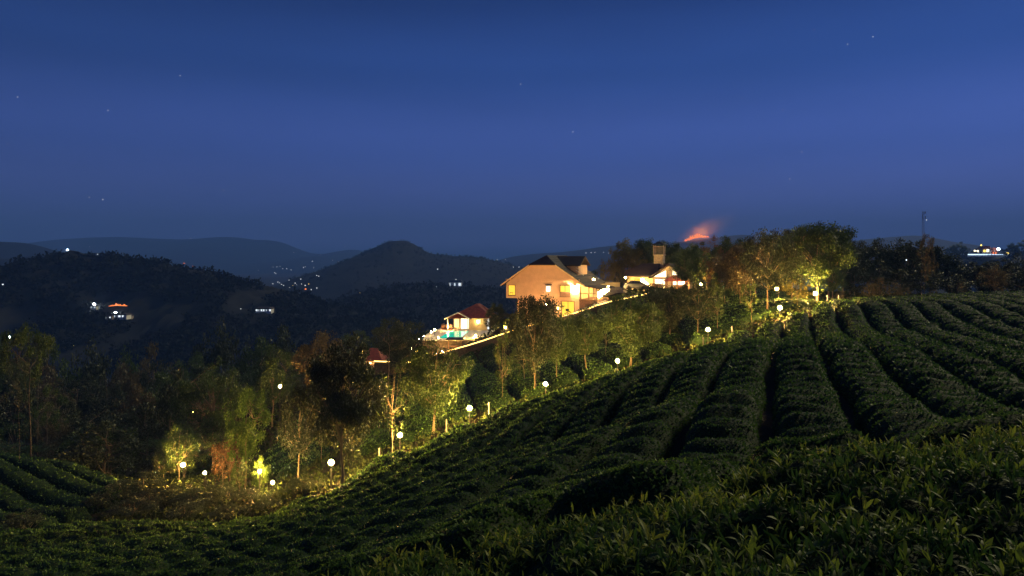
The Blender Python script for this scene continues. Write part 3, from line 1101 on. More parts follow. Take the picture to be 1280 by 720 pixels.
# trees round the buildings
bl = [('wispy', 762, 312, 146, 36, 'leaf_gold_lit', 'gold-lit willowy tree nearest the orange house on the terrace end'), ('broad', 782, 304, 150, 44, 'leaf_gold_lit', 'gold-lit bushy tree behind the left end of the bungalow roof'),
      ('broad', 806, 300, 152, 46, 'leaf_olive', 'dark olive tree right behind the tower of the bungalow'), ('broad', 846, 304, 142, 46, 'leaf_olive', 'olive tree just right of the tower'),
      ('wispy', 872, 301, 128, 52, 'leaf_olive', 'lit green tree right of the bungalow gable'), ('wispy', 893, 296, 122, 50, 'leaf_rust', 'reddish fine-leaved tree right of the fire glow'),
      ('wispy', 912, 300, 118, 44, 'leaf_rust', 'brownish fine-leaved tree beside the reddish one'), ('open', 858, 322, 122, 34, 'leaf_gold_lit', 'small bright green tree beside the bungalow canopy'),
      ('open', 884, 326, 116, 36, 'leaf_gold_lit', 'small bright tree above the two little garden lamps'), ('wispy', 938, 303, 112, 54, 'leaf_brown', 'brown tree in the row behind the crest left half'),
      ('tall', 772, 337, 138, 12, 'leaf_gold_lit', 'slim pointed conifer shape at the terrace wall'), ('bush', 771, 340, 136, 14, 'leaf_dark', 'dark round shrub before the gold-lit trees'),
      ('broad', 826, 303, 160, 60, 'leaf_dark', 'dark treetop showing either side of the tower'),
      ('open', 500, 398, 96, 64, 'leaf_dark', 'flat-topped dark tree left of the pool terrace'), ('layered', 486, 404, 92, 60, 'leaf_dark', 'layered dark tree before the pinkish hut'),
      ('bush', 498, 401, 100, 26, 'leaf_gold_lit', 'pale lit treetop left of the pool terrace'),  # lit top of the dark tree, added as a separate lighter bush
      ('broad', 622, 381, 108, 28, 'leaf_dark', 'dark bushy tree covering the right corner of the pool cottage'), ('open', 640, 392, 105, 30, 'leaf_dark', 'dark small tree between pool cottage and orange house'),
      ('open', 612, 398, 104, 18, 'leaf_dark', 'small dark tree at the pool cottage door'),
      ('far', 742, 342, 170, 40, 'leaf_olive', 'dim tree behind the porch roof of the orange house')]
for k_, x_, y_, D_, w_, lf, lb in bl:
    T(k_, x_, y_, D_, w_, lf, lb, name='shrub' if k_ == 'bush' else 'garden_tree', cat='shrub' if k_ == 'bush' else 'tree')
# dark belt at the right behind the near slope
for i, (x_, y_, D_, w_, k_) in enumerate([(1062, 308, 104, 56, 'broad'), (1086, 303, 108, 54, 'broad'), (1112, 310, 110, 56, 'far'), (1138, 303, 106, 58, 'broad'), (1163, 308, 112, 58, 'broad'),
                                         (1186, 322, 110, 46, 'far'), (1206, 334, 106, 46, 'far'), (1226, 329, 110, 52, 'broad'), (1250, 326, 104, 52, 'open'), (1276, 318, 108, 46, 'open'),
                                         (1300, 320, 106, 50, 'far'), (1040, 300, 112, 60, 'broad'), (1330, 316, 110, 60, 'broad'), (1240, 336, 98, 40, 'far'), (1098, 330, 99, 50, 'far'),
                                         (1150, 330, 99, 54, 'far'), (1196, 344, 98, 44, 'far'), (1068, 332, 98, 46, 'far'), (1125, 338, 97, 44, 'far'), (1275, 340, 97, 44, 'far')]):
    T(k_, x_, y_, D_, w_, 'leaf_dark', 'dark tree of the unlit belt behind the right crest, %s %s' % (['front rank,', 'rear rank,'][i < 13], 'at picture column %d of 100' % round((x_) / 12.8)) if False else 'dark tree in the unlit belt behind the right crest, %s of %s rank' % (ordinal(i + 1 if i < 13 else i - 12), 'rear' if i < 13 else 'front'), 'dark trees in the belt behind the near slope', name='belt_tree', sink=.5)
T('slim', 1155, 291, 89, 26, 'leaf_brown', 'tall lanky sapling rising above the dark belt', name='slender_tree', vi=1)
T('twig', 1203, 349, 88, 12, 'leaf_brown', 'small bare-stemmed sapling right of the lanky one', name='slender_tree')
T('wispy', 1244, 330, 88, 34, 'leaf_brown', 'brown thin-leaved young tree near the right edge of the slope', name='slender_tree')
for x_, y_, w_ in [(1086, 350, 24), (1100, 344, 30), (1119, 351, 26), (1133, 358, 20), (1168, 361, 18), (1052, 362, 20)]:
    T('twig', x_, y_, 88, w_, 'leaf_brown', 'dry brown scrub bush before the dark belt, %s' % {1086: 'left of the widest one', 1100: 'the widest one', 1119: 'right of the widest one', 1133: 'low one further right', 1168: 'small one beside the lanky sapling', 1052: 'nearest the tallest crest tree'}[x_], 'dry brown bushes along the crest', name='scrub_bush', cat='bush')
for i, (x_, y_, D_, w_, k_, lf, lb) in enumerate([
        (856, 316, 104, 44, 'open', 'leaf_olive', 'olive tree over the white lamp post on the lawn'), (868, 306, 108, 50, 'broad', 'leaf_olive', 'dense olive tree behind the white lamp post'),
        (900, 312, 100, 46, 'wispy', 'leaf_rust', 'rust-tinged tree over the small lamp in dark branches'), (918, 300, 104, 56, 'broad', 'leaf_olive', 'full dark tree right of the rust-tinged tree'),
        (944, 298, 96, 58, 'broad', 'leaf_dark', 'full dark crown behind the yellow-lit trunk'), (972, 294, 98, 58, 'broad', 'leaf_dark', 'dark crown above the upper paired crest lamp'),
        (1000, 286, 94, 60, 'broad', 'leaf_dark', 'dark crown just left of the tallest crest tree'), (1036, 284, 92, 60, 'broad', 'leaf_dark', 'dark crown just right of the tallest crest tree'),
        (1054, 292, 96, 48, 'broad', 'leaf_dark', 'dark crown where the crest trees step down to the belt'), (928, 330, 86, 44, 'open', 'leaf_olive', 'low leafy tree left of the lower paired lamp'),
        (906, 336, 84, 40, 'open', 'leaf_olive', 'low leafy tree under the small lamp in dark branches'), (1042, 330, 86, 40, 'open', 'leaf_olive', 'half-lit low tree right of the brightest upper lamp')]):
    T(k_, x_, y_, D_, w_, lf, lb, name='broadleaf_tree')
# lamp-lit valley edge at the left
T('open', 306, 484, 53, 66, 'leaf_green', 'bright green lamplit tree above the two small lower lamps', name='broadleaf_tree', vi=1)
T('wispy', 222, 532, 58.5, 56, 'leaf_olive', 'yellow-green tree over the leftmost starry lamp', name='broadleaf_tree')
T('bush', 325, 570, 49.3, 24, 'leaf_green', 'small glowing yellow bush touching the two lower lamps', name='shrub', cat='shrub')
T('twig', 278, 548, 54, 40, 'leaf_rust', 'red-brown leafy shrub left of the bright green tree', name='shrub', cat='shrub')
T('wispy', 288, 538, 57, 36, 'leaf_rust', 'rusty small tree behind the red-brown shrub', name='broadleaf_tree')
T('wispy', 300, 572, 49.5, 26, 'leaf_olive', 'pale grey-green bush under the bright green tree', name='shrub')
T('layered', 38, 402, 60, 74, 'leaf_olive', 'tall tree with layered flat crown at the left edge', name='tall_tree', bark='bark_dark')
T('tall', 24, 440, 56, 40, 'leaf_dark', 'tall bare-trunked tree at the very left of the mound', name='tall_tree', bark='bark_dark')
T('tall', 46, 462, 70, 60, 'leaf_olive', 'tall tree with pale trunk behind the left mound', name='tall_tree')
T('tall', 58, 476, 74, 50, 'leaf_olive', 'second pale-trunked tree behind the left mound', name='tall_tree')
T('far', 214, 474, 74, 52, 'leaf_dark', 'dark round tree left of the twin valley lamps', name='broadleaf_tree')
T('bush', 128, 526, 62, 90, 'leaf_dark', 'wide dark bushy mass behind the left mound', name='shrub', cat='shrub')
T('open', 268, 455, 72, 80, 'leaf_olive', 'spreading olive tree behind the bright green tree', name='broadleaf_tree', vi=2)
T('open', 402, 420, 82, 62, 'leaf_brown', 'olive-brown treetop left of the big round tree', name='broadleaf_tree')
T('open', 340, 436, 86, 60, 'leaf_olive', 'lamplit treetop between the bright green tree and pool hut', name='broadleaf_tree')
T('slim', 205, 560, 58, 26, 'leaf_dark', 'thin dark tree left of the leftmost starry lamp', name='slender_tree')
T('slim', 440, 510, 52, 44, 'leaf_gold_lit', 'lamplit young tree behind the big round tree', name='slender_tree')
T('slim', 462, 500, 56, 40, 'leaf_olive', 'lamplit young tree left of the second path lamp', name='slender_tree')
T('slim', 402, 520, 56, 36, 'leaf_olive', 'young tree behind the left side of the brightest low lamp', name='slender_tree')
rr = random.Random(5)
wood = []
for row, (D0, y0) in enumerate([(66, 545), (80, 512), (94, 488), (110, 470), (130, 452), (150, 440)]):
    xx = -60 + rr.uniform(0, 30)
    lim = [270, 300, 360, 440, 470, 500][row]
    while xx < lim:
        wood.append((xx, y0 + rr.uniform(-16, 16) - max(0, (xx - 180)) * (.10 if row else .05), D0 + rr.uniform(-5, 5), rr.uniform(44, 74) * 66 / D0 ** .96 * (D0 / 80) ** .3, row))
        xx += rr.uniform(32, 54)
_cnt = {}
for x_, y_, D_, w_, row in wood:
    _cnt[row] = _cnt.get(row, 0) + 1
    kd = rr.choice(['far', 'far', 'wispy', 'open', 'far'])
    lf = rr.choice(['leaf_dark', 'leaf_olive', 'leaf_brown', 'leaf_olive', 'leaf_dark'])
    T(kd, x_, y_, D_, w_ + 14, lf, '%s tree of the dark valley wood, %s from left in its %s rank' % ({'leaf_dark': 'blackish', 'leaf_olive': 'olive', 'leaf_brown': 'brownish'}[lf], ordinal(_cnt[row]), ordinal(row + 1)), 'trees of the dark valley wood', name='woodland_tree')
for x_, y_, D_, w_ in [(30, 345 + 295, 40, 60), (150, 600, 50, 60), (182, 590, 51, 50), (215, 606, 48, 48), (245, 610, 47, 46), (278, 604, 47, 50), (305, 612, 45, 44), (345, 618, 44, 46), (372, 598, 44, 40),
                       (398, 600, 42, 36), (165, 622, 45, 60), (120, 618, 47, 44), (230, 628, 42, 60), (290, 630, 41, 56), (335, 628, 41, 40), (190, 612, 47, 60), (262, 618, 45, 50)]:
    _hk = globals().get('_hk', 0) + 1
    T('bush', x_, y_, D_, w_, 'leaf_dark', 'dark low shrub in the hollow under the leftmost lamps, %s one of the hollow' % ordinal(_hk), 'dark shrubs in the hollow', name='shrub', cat='shrub', sink=.2)

# ------------------------------------------------------------------ rough grass and weeds between the plantings
rs = np.random.default_rng(77)
n_ = 120000
gx_ = rs.uniform(-60, 1400, n_)
gd_ = 34 + (150 - 34) * rs.random(n_) ** 1.4
X_ = (gx_ - 640) / F * gd_
ok = ~in_poly(X_, gd_, near_poly) & (vnoise(X_ / 1.3, gd_ / 1.3) > -.22)
for pl_ in (mid_poly, far_poly, west_poly, mound_poly):
    ok &= ~in_poly(X_, gd_, pl_) | (rs.random(n_) < .15)
for pl_, _z in FLATS:
    ok &= ~in_poly(X_, gd_, pl_)
X_, gd_ = X_[ok], gd_[ok]
P = np.stack([X_, gd_, S(X_, gd_) - TEA_H + rs.uniform(0, .25, len(X_))], -1)
v = leaf_quads(P, np.tile((0, 0, 1.0), (len(P), 1)), np.clip(gd_ * .006, .2, .6) * rs.uniform(.5, 1.4, len(P)), rs, .8)
o = link('rough_grass', mesh_np('rough_grass', v, np.arange(len(v)).reshape(-1, 4), mat=M['grass_blade']))
tag(o, 'rough grass and weeds on the slope between the hedges', 'grass', kind='stuff')

# ------------------------------------------------------------------ path lamps
_lm = None


def lamp(x, y, D, r, hgt, label, group, mat='lamp_warm', name='path_lamp', ground=True):
    """round globe lamp on a short post; the globe centre is at pixel row y"""
    r = r * .85
    p = px(x, y, D)
    zg = G(p[0], p[1])
    h = max(p[2] - zg, .5) if ground else hgt
    root = empty(name, (p[0], p[1], p[2] - h))
    tag(root, label, 'lamp', group)
    mb = MB()
    mb.lathe([(.045, -.1), (.045, h - r - .05)], 8)
    mb.lathe([(.11, -.02), (.11, .04), (.05, .08)], 8)
    mb.build('post', M['metal_dark'], root)
    mb = MB()
    mb.lathe([(.05, h - r - .08), (r * .55, h - r - .02), (r * .6, h - r * .86)], 8)
    mb.build('collar', M['metal_dark'], root)
    mb = MB()
    mb.lathe(sphere_prof(r * .95, h, 9), 14)
    mb.build('globe', M[mat], root, True)
    return root


GP = 'round garden lamps along the slope path'
lamp(414, 578, 40, .19, 1, 'brightest starry globe lamp under the big dark round tree', GP)
lamp(500, 544, 43.6, .16, 1, 'second globe lamp up the path, beside the narrow tree', GP)
lamp(587, 510, 47, .18, 1, 'third globe lamp up the path, alone on its post before dark tea gaps', GP)
lamp(682, 480, 51, .16, 1, 'fourth globe lamp up the path, under the trees before the orange house', GP)
lamp(772, 451, 55, .17, 1, 'fifth globe lamp up the path, beside the bright forked trunk', GP)
lamp(885, 412, 59.5, .18, 1, 'sixth globe lamp up the path, where the long tea rows begin', GP)
lamp(975, 385, 66, .20, 1, 'lower globe of the paired crest lamps', GP)
lamp(971, 361, 78, .18, 1, 'upper smaller globe of the paired crest lamps', GP)
lamp(1019, 367, 75, .21, 1, 'bright globe lamp right under the tallest crest tree', GP)
lamp(902, 356, 86, .13, 1, 'small globe lamp among dark branches left of the crest trees', GP, 'lamp_amber')
lamp(869, 348, 112, .26, 1, 'globe lamp on a tall white post on the lawn', GP, 'lamp_amber')
lamp(876, 355.5, 106, .17, 1, 'small low globe lamp right of the white lamp post', GP, 'lamp_amber')
lamp(855, 353, 118, .16, 1, 'faint globe lamp beside the bungalow canopy', GP, 'lamp_small')
lamp(229, 581, 56, .18, 1, 'leftmost starry globe lamp below the yellow-green tree', GP)
lamp(256, 591, 52, .14, 1, 'globe lamp just right of the leftmost starry one', GP, 'lamp_amber')
lamp(324.5, 589, 48.5, .12, 1, 'little globe lamp inside the glowing yellow bush', GP)
lamp(341, 603, 47, .12, 1, 'little globe lamp right and below the glowing yellow bush', GP)
lamp(350, 483, 80, .18, 1, 'dim amber lamp high among branches left of the big round tree', GP, 'lamp_amber')
lamp(241, 515, 84, .15, 1, 'left one of the twin dim lamps in the valley trees', GP, 'lamp_small')
lamp(254, 514.5, 84, .11, 1, 'right one of the twin dim lamps in the valley trees', GP, 'lamp_small')
# stakes
sm = MB()
sm.lathe([(.05, -.2), (.05, 1.15), (.02, 1.2)], 6)
sme = sm.mesh('stake', M['timber_grey'])
for x, D, lb in [(558, 45.8, 'pale wooden stake left of the third path lamp'), (474, 42.5, 'pale wooden stake left of the second path lamp'), (915, 60.5, 'wooden stake right of the sixth path lamp'),
                 (879, 58, 'wooden stake left of the sixth path lamp'), (1048, 76, 'first wooden stake right of the brightest upper lamp'), (1034, 75, 'wooden stake close under the tallest crest tree'),
                 (1152, 86, 'wooden stake under the lanky sapling'), (611, 48.6, 'wooden stake beside the thin lit trunk')]:
    p = pw(x, D)
    o = link('wooden_stake', sme)
    o.location = (p[0], p[1], G(*p))
    tag(o, lb, 'stake', 'stakes along the path')

# ------------------------------------------------------------------ main house


def frame_empty(name, A, B, z, label, cat='house'):
    """Empty at A with its local x axis running towards B (ground plan points)"""
    rz = math.atan2(B[1] - A[1], B[0] - A[0])
    o = empty(name, (A[0], A[1], z), rz)
    tag(o, label, cat)
    return o


def window(parent, x0, x1, z0, z1, y, pane_mat, nx=1, fr=.07, frame_mat='timber', split=None, sill=True):
    """window in a wall facing local -y: frame proud of the wall, panes as sub-parts"""
    mb = MB()
    mb.box(x0 - fr, x1 + fr, y - .06, y + .02, z1, z1 + fr)
    mb.box(x0 - fr, x1 + fr, y - .06, y + .02, z0 - fr, z0)
    mb.box(x0 - fr, x0, y - .058, y + .02, z0, z1)
    mb.box(x1, x1 + fr, y - .058, y + .02, z0, z1)
    for i in range(1, nx):
        xm = x0 + (x1 - x0) * i / nx
        mb.box(xm - fr * .4, xm + fr * .4, y - .055, y + .02, z0, z1)
    if sill:
        mb.box(x0 - fr * 1.6, x1 + fr * 1.6, y - .12, y + .02, z0 - fr * 1.9, z0 - fr - .003)
    w = mb.build('window', M[frame_mat], parent)
    for i in range(nx):
        a = x0 + (x1 - x0) * i / nx + .01
        b = x0 + (x1 - x0) * (i + 1) / nx - .01
        if split:
            zs = z0 + (z1 - z0) * split
            MB().box(a, b, y - .03, y - .01, zs, z1 - .01).build('pane', M[pane_mat], w)
            MB().box(a, b, y - .032, y - .012, z0 + .01, zs - .003).build('pane', M['curtain'], w)
        else:
            MB().box(a, b, y - .03, y - .01, z0 + .01, z1 - .01).build('pane', M[pane_mat], w)
    return w


HA, HB = (-.85, 101.0), (9.6, 97.0)
hz = -9.6
house = frame_empty('gabled_house', HA, HB, hz, 'big orange-lit house with clipped gable end and dark brown roof', 'house')
W_ = 11.2


def z_(zw):
    return zw - hz


zb, ze, zc = z_(-5.62), z_(-3.42), z_(-.46)
DEP = 11.5
mb = MB()
poly = [(0, zb), (1.75, zb), (1.75, -1.5), (W_, -1.5), (W_, ze), (7.5, zc), (4.0, zc), (0, ze)]
mb.prism([(1.75, -1.5), (W_, -1.5), (W_, ze), (1.75, ze)], 0, DEP)
mb.prism([(0, zb), (1.748, zb), (1.748, ze), (0, ze)], 0, DEP)
mb.prism([(0, ze + .002), (W_, ze + .002), (7.5, zc), (4.0, zc)], 0.002, DEP)
mb.build('wall', M['plaster'], house)
mb = MB()
mb.box(-.06, W_ + .06, -.10, .0, ze + .50, ze + .64)
mb.build('string_course', M['plaster'], house)
# roof: two long slopes, clipped front hip
pk = z_(.72)
OV = .55
px_ = 5.75
sl = (pk - ze) / px_
eL, eR = -.75, W_ + .9


def roof_z(x):
    return pk - abs(x - px_) * (pk - (ze - .12)) / (px_ + .6)


mb = MB()
hy = 1.55
Lc, Rc = 3.75, 7.75
zl_, zr_ = roof_z(Lc) + .02, roof_z(Rc) + .02
mb.slab([(eL, -OV, roof_z(eL)), (Lc, -OV, zl_), (px_, hy, pk), (px_, DEP + OV, pk), (eL, DEP + OV, roof_z(eL))], .16)
mb.slab([(Rc, -OV, zr_), (eR, -OV, roof_z(eR)), (eR, DEP + OV, roof_z(eR)), (px_, DEP + OV, pk), (px_, hy, pk)], .16)
mb.slab([(Lc, -OV - .01, zl_), (Rc, -OV - .01, zr_), (px_, hy, pk + .01)], .16)
roof = mb.build('roof', M['roof_brown'], house)
for (xa, xb) in ((eL, Lc), (Rc, eR)):
    mb = MB()
    za, zb2 = roof_z(xa), roof_z(xb)
    mb.add([(xa, -OV - .05, za - .24), (xb, -OV - .05, zb2 - .24), (xb, -OV - .05, zb2 - .02), (xa, -OV - .05, za - .02),
            (xa, -OV - .012, za - .24), (xb, -OV - .012, zb2 - .24), (xb, -OV - .012, zb2 - .02), (xa, -OV - .012, za - .02)],
           [(0, 1, 2, 3), (7, 6, 5, 4), (0, 4, 5, 1), (3, 2, 6, 7), (0, 3, 7, 4), (1, 5, 6, 2)])
    mb.build('fascia', M['cream_wall'], roof)
# roof tile courses
mb = MB()
for i in range(1, 13):
    x = px_ + (eR - px_) * i / 13
    mb.box(x - .03, x + .03, (-OV if x > Rc else hy * (1 - (x - px_) / (Rc - px_)) - OV * ((x - px_) / (Rc - px_))) + .02, DEP + OV - .02, roof_z(x) - .02, roof_z(x) + .045)
mb.build('tile_course', M['roof_brown'], roof)
# dormer wing
dr = MB()
dy0, dy1, dzr, dx1 = 3.4, 8.4, pk - .12, 10.1
dze = dzr - 1.35
dr.slab([(px_ + .3, dy0 - .4, dze), (dx1 + .4, dy0 - .4, dze), (dx1 + .4, (dy0 + dy1) / 2, dzr), (px_ + .3, (dy0 + dy1) / 2, dzr)], .14)
dr.slab([(px_ + .3, (dy0 + dy1) / 2, dzr), (dx1 + .4, (dy0 + dy1) / 2, dzr), (dx1 + .4, dy1 + .4, dze), (px_ + .3, dy1 + .4, dze)], .14)
dorm = dr.build('dormer_roof', M['roof_brown'], house)
MB().box(px_ + .5, dx1, dy0, dy1, dze - 1.8, dze - .01).build('dormer_wall', M['plaster'], house)
mb = MB()
mb.tube([(dx1 - .3, dy0 - .35, dze - .75), (dx1 + .9, dy0 - .35, dze - 1.5)], .06, 4)
mb.tube([(dx1 - .3, dy0 - .35, dze - .35), (dx1 + .3, dy0 - .35, dze - .75)], .06, 4)
mb.build('bracket', M['white_paint'], house)
w1 = window(house, .38, 1.40, z_(-5.15), z_(-3.72), 0, 'window_lit', 1, .06)
mb = MB()
mb.box(.55, 1.1, -.045, -.032, z_(-4.86), z_(-4.78))
mb.box(.60, .64, -.045, -.032, z_(-5.1), z_(-4.86))
mb.box(1.0, 1.04, -.045, -.032, z_(-5.1), z_(-4.86))
mb.build('table_silhouette', M['timber'], w1)
window(house, 8.35, 9.78, z_(-5.2), z_(-3.68), 0, 'window_lit', 2, .07, split=.42)
window(house, 8.6, 10.4, z_(-8.6), z_(-5.95), 0, 'window_lit', 2, .08, sill=False)
# lower doors and pilasters
d = MB().box(6.15, 6.85, -.05, .02, 1.0, z_(-5.75)).build('door', M['timber'], house)
MB().box(6.22, 6.30, -.09, -.05, 2.3, 2.45).build('handle', M['metal_dark'], d)
for x_ in (6.95, 7.55):
    MB().box(x_, x_ + .22, -.14, 0, 0, z_(-5.72)).build('pilaster', M['plaster'], house)


def wall_light(parent, x, y, z, s=.16, mat='wall_lamp', h=.3):
    mb = MB()
    mb.box(x - s * .7, x + s * .7, y - s * 1.5, y, z + h * .5, z + h * .5 + .05)
    mb.box(x - s * .5, x + s * .5, y - .05, y, z - h * .6, z + h * .5)
    o = mb.build('wall_lantern', M['metal_dark'], parent)
    MB().box(x - s * .6, x + s * .6, y - s * 1.4, y - .055, z - h * .5, z + h * .48).build('lantern_glass', M[mat], o)
    return o


wall_light(house, 6.62, 0, z_(-4.15), .38, 'window_white', .78)
MB().box(6.2, 7.05, -.55, -.01, z_(-3.62), z_(-3.5)).build('lantern_hood', M['metal_dark'], house)
wall_light(house, 6.25, 0, z_(-6.4), .10, 'lamp_small', .22)
wall_light(house, 8.05, -.02, z_(-6.9), .09, 'wall_lamp', .22)
# the flood that whitens the right corner of the gable
wall_light(house, 10.55, -.02, z_(-3.95), .24, 'corner_lamp', .42)


def flood(x, y, zz, aim, energy, label):
    root = empty('floodlight', (x, y, G(x, y) + zz))
    tag(root, label, 'floodlight', 'garden floodlights')
    MB().box(-.22, .22, -.16, 0, -.14, .16).box(-.03, .03, -.10, -.04, -zz - .6, -.14).build('housing', M['metal_dark'], root)
    MB().box(-.18, .18, .003, .02, -.10, .12).build('lens', M['lamp_small'], root)
    ld = bpy.data.lights.new('flood_beam', 'SPOT')
    ld.energy = energy
    ld.color = (1.0, .50, .17)
    ld.spot_size = R(110)
    ld.spot_blend = .8
    ld.shadow_soft_size = .2
    lo = bpy.data.objects.new('flood_beam', ld)
    C.objects.link(lo)
    lo.parent = root
    lo.location = (0, .12, .05)
    dv = Vector(aim) - Vector((x, y, root.location[2] + .05))
    lo.rotation_euler = dv.to_track_quat('-Z', 'Y').to_euler()
    return root


flood(1.6, 91.5, 2.5, (2.0, 100, -5.0), 1750, 'garden floodlight aimed at the left part of the orange house')
flood(7.2, 89.0, 2.7, (6.0, 98.3, -4.8), 2250, 'garden floodlight aimed at the right part of the orange house')
# porch on the right side: deck, rail, glazed doors, lamps
mb = MB()
mb.box(W_ + .004, W_ + 2.6, -.4, 6.8, z_(-5.75), z_(-5.58))
mb.box(W_ + .004, W_ + 2.6, -.2, 6.8, z_(-8.8), z_(-5.752))
porch = mb.build('porch_base', M['timber'], house)
mb = MB()
for i in range(9):
    mb.box(W_ + .1 + i * .3, W_ + .14 + i * .3, -.36, -.32, z_(-5.57), z_(-4.75))
mb.box(W_ + .0, W_ + 2.6, -.38, -.30, z_(-4.75), z_(-4.68))
mb.build('railing', M['timber'], house)
mb = MB()
for x_ in (W_ + .15, W_ + 1.35, W_ + 2.45):
    mb.box(x_, x_ + .14, -.30, -.16, z_(-5.57), z_(-3.75))
mb.build('porch_post', M['timber'], house)
mb = MB()
mb.slab([(W_ + .9, -.9, z_(-3.62)), (W_ + 3.4, -.9, z_(-4.0)), (W_ + 3.4, 7.5, z_(-4.0)), (W_ + .9, 7.5, z_(-3.62))], .1)
mb.build('porch_roof', M['roof_brown'], house)
for k in range(5):
    mb = MB()
    mb.box(W_ + 2.62, W_ + 2.86, .3 + k * 1.4, .5 + k * 1.4, z_(-5.3) + .18 * k, z_(-4.5) + .16 * k)
    mb.build('porch_light', M['lamp_small'], house)
lamp(742, 349.5, 104, .22, 1, 'starry globe lamp on a tall post beside the porch of the orange house', 'lamps round the buildings', 'lamp_small', name='post_lamp')

flood(pw(768, 134)[0], 134, .3, (pw(780, 150)[0], 150, 0), 5200, 'garden floodlight under the gold-lit trees at the terrace end')
flood(pw(800, 136)[0], 137, .3, (pw(800, 152)[0], 152, 1), 3000, 'garden floodlight behind the bungalow, under the olive trees')
flood(pw(866, 112)[0], 112, .3, (pw(868, 126)[0], 126, 0), 3200, 'garden floodlight on the lawn under the lit green tree')
flood(pw(893, 106)[0], 106, .3, (pw(896, 122)[0], 122, 0), 2600, 'garden floodlight under the reddish fine-leaved tree')

# ------------------------------------------------------------------ terraces, drive and walls


def wall_along(name, pts, h, th, mat, label, cat='wall', strip=None, drop=1.2):
    """wall along ground-plan points (X, Y, ztop)"""
    root = empty(name, (pts[0][0], pts[0][1], pts[0][2]))
    tag(root, label, cat)
    P0 = np.array(pts[0])
    mb, ms = MB(), MB()
    for (a, b) in zip(pts[:-1], pts[1:]):
        a, b = np.array(a) - P0, np.array(b) - P0
        t = (b - a)[:2]
        L = np.linalg.norm(t)
        t = t / L
        nrm_ = np.array((t[1], -t[0], 0)) * th * .5
        vs = []
        for p in (a, b):
            for s in (1, -1):
                q_ = p + s * nrm_
                vs += [(q_[0], q_[1], q_[2] - h - drop), (q_[0], q_[1], q_[2])]
        mb.add(vs, [(0, 4, 5, 1), (2, 3, 7, 6), (1, 5, 7, 3), (0, 2, 6, 4), (0, 1, 3, 2), (4, 6, 7, 5)])
        if strip:
            n1 = nrm_ * (1 + .10 / th)
            n0 = nrm_ * (1 + .006 / th)
            tt = np.array((t[0], t[1], 0)) * .0
            vs = [a + n0 + (0, 0, -strip[0]), b + n0 + (0, 0, -strip[0]), b + n1 + (0, 0, -strip[0]), a + n1 + (0, 0, -strip[0]),
                  a + n0 + (0, 0, -strip[1]), b + n0 + (0, 0, -strip[1]), b + n1 + (0, 0, -strip[1]), a + n1 + (0, 0, -strip[1])]
            ms.add(vs, [(0, 3, 2, 1), (4, 5, 6, 7), (0, 1, 5, 4), (1, 2, 6, 5), (2, 3, 7, 6), (3, 0, 4, 7)])
    mb.build('masonry', M[mat], root)
    if strip:
        ms.build('light_strip', M['strip'], root)
    return root


def w3(x, y, D, dz=0.0):
    p = px(x, y, D)
    return (p[0], p[1], p[2] + dz)


wall_along('retaining_wall', [w3(545, 443, 102.5), w3(560, 438, 101.5), w3(585, 431, 100), w3(606, 424.5, 99), w3(626, 417.5, 98), w3(640, 413, 97.5)], .8, .5, 'stone_dark',
           'low curved wall with a bright light strip below the pool cottage', strip=(.02, .14))
wall_along('retaining_wall', [w3(640, 413, 97.5), w3(665, 406, 95.5), w3(690, 399, 94), w3(716, 391, 93.2)], .8, .5, 'stone_dark',
           'stretch of lit wall hidden behind the path trees under the orange house', strip=(.02, .10))
wall_along('retaining_wall', [w3(716, 391, 93.2), w3(732, 386, 93), w3(745, 380.5, 93.5), w3(760, 376.5, 94.5), w3(775, 373, 96), w3(788, 370.5, 98), w3(806, 366.5, 101)], .8, .5, 'stone_dark',
           'drive-side wall with light strip between orange house and parked car', strip=(.02, .15))
wall_along('retaining_wall', [w3(469, 450.5, 103), w3(485, 451, 102), w3(506, 452, 101.5), w3(526, 450.5, 101.5)], .9, .5, 'stone_dark',
           'lower garden wall with light strip next to the pinkish hut', strip=(.02, .16))
wall_along('retaining_wall', [w3(500, 446, 107), w3(515, 441, 107), w3(532, 434, 107), w3(546, 427, 107)], .8, .4, 'stone_dark',
           'upper garden wall climbing to the pool terrace', strip=(.02, .09))

# the drive between the buildings
mb = MB()
dp = [w3(716, 390, 94.2), w3(745, 380, 94.6), w3(775, 372, 97), w3(806, 365.5, 102), w3(850, 366, 108), w3(850, 363, 126), w3(745, 362.5, 126), w3(742, 372, 108), w3(735, 383, 98)]
Pz = np.array(dp)
mb.slab([(a[0], a[1], a[2] + .04) for a in dp], 1.2)
tag(mb.build('driveway', M['concrete']), kind='structure')

# terrace block with steps
ter = frame_empty('terrace', (11.6, 108.5), (17.4, 109.6), -4.95, 'long stepped garden terrace between the orange house and bungalow', 'terrace')
mb = MB()
mb.box(0, 6.4, 1.6, 5.5, -1.2, 1.25)
mb.build('back_wall', M['cream_wall'], ter)
for k in range(4):
    MB().box(.2 + .1 * k, 6.2, -1.4 + .72 * k, -.69 + .72 * k, -1.0, -.12 + .24 * k).build('step', M['timber_grey'] if k % 2 else M['concrete'], ter)
mb = MB().box(1.15, 1.45, 1.45, 1.59, .42, .62)
mb.build('uplight', M['wall_lamp'], ter)
MB().box(-.05, 6.5, 1.52, 1.59, 1.252, 1.33).build('coping', M['concrete'], ter)

# ------------------------------------------------------------------ bungalow with tower
BA, BB = (20.4, 124.2), (27.6, 121.0)
bz = -5.6
bung = frame_empty('bungalow', BA, BB, bz, 'white-windowed bungalow with brown roof and lookout tower', 'bungalow')


def b_(zw):
    return zw - bz


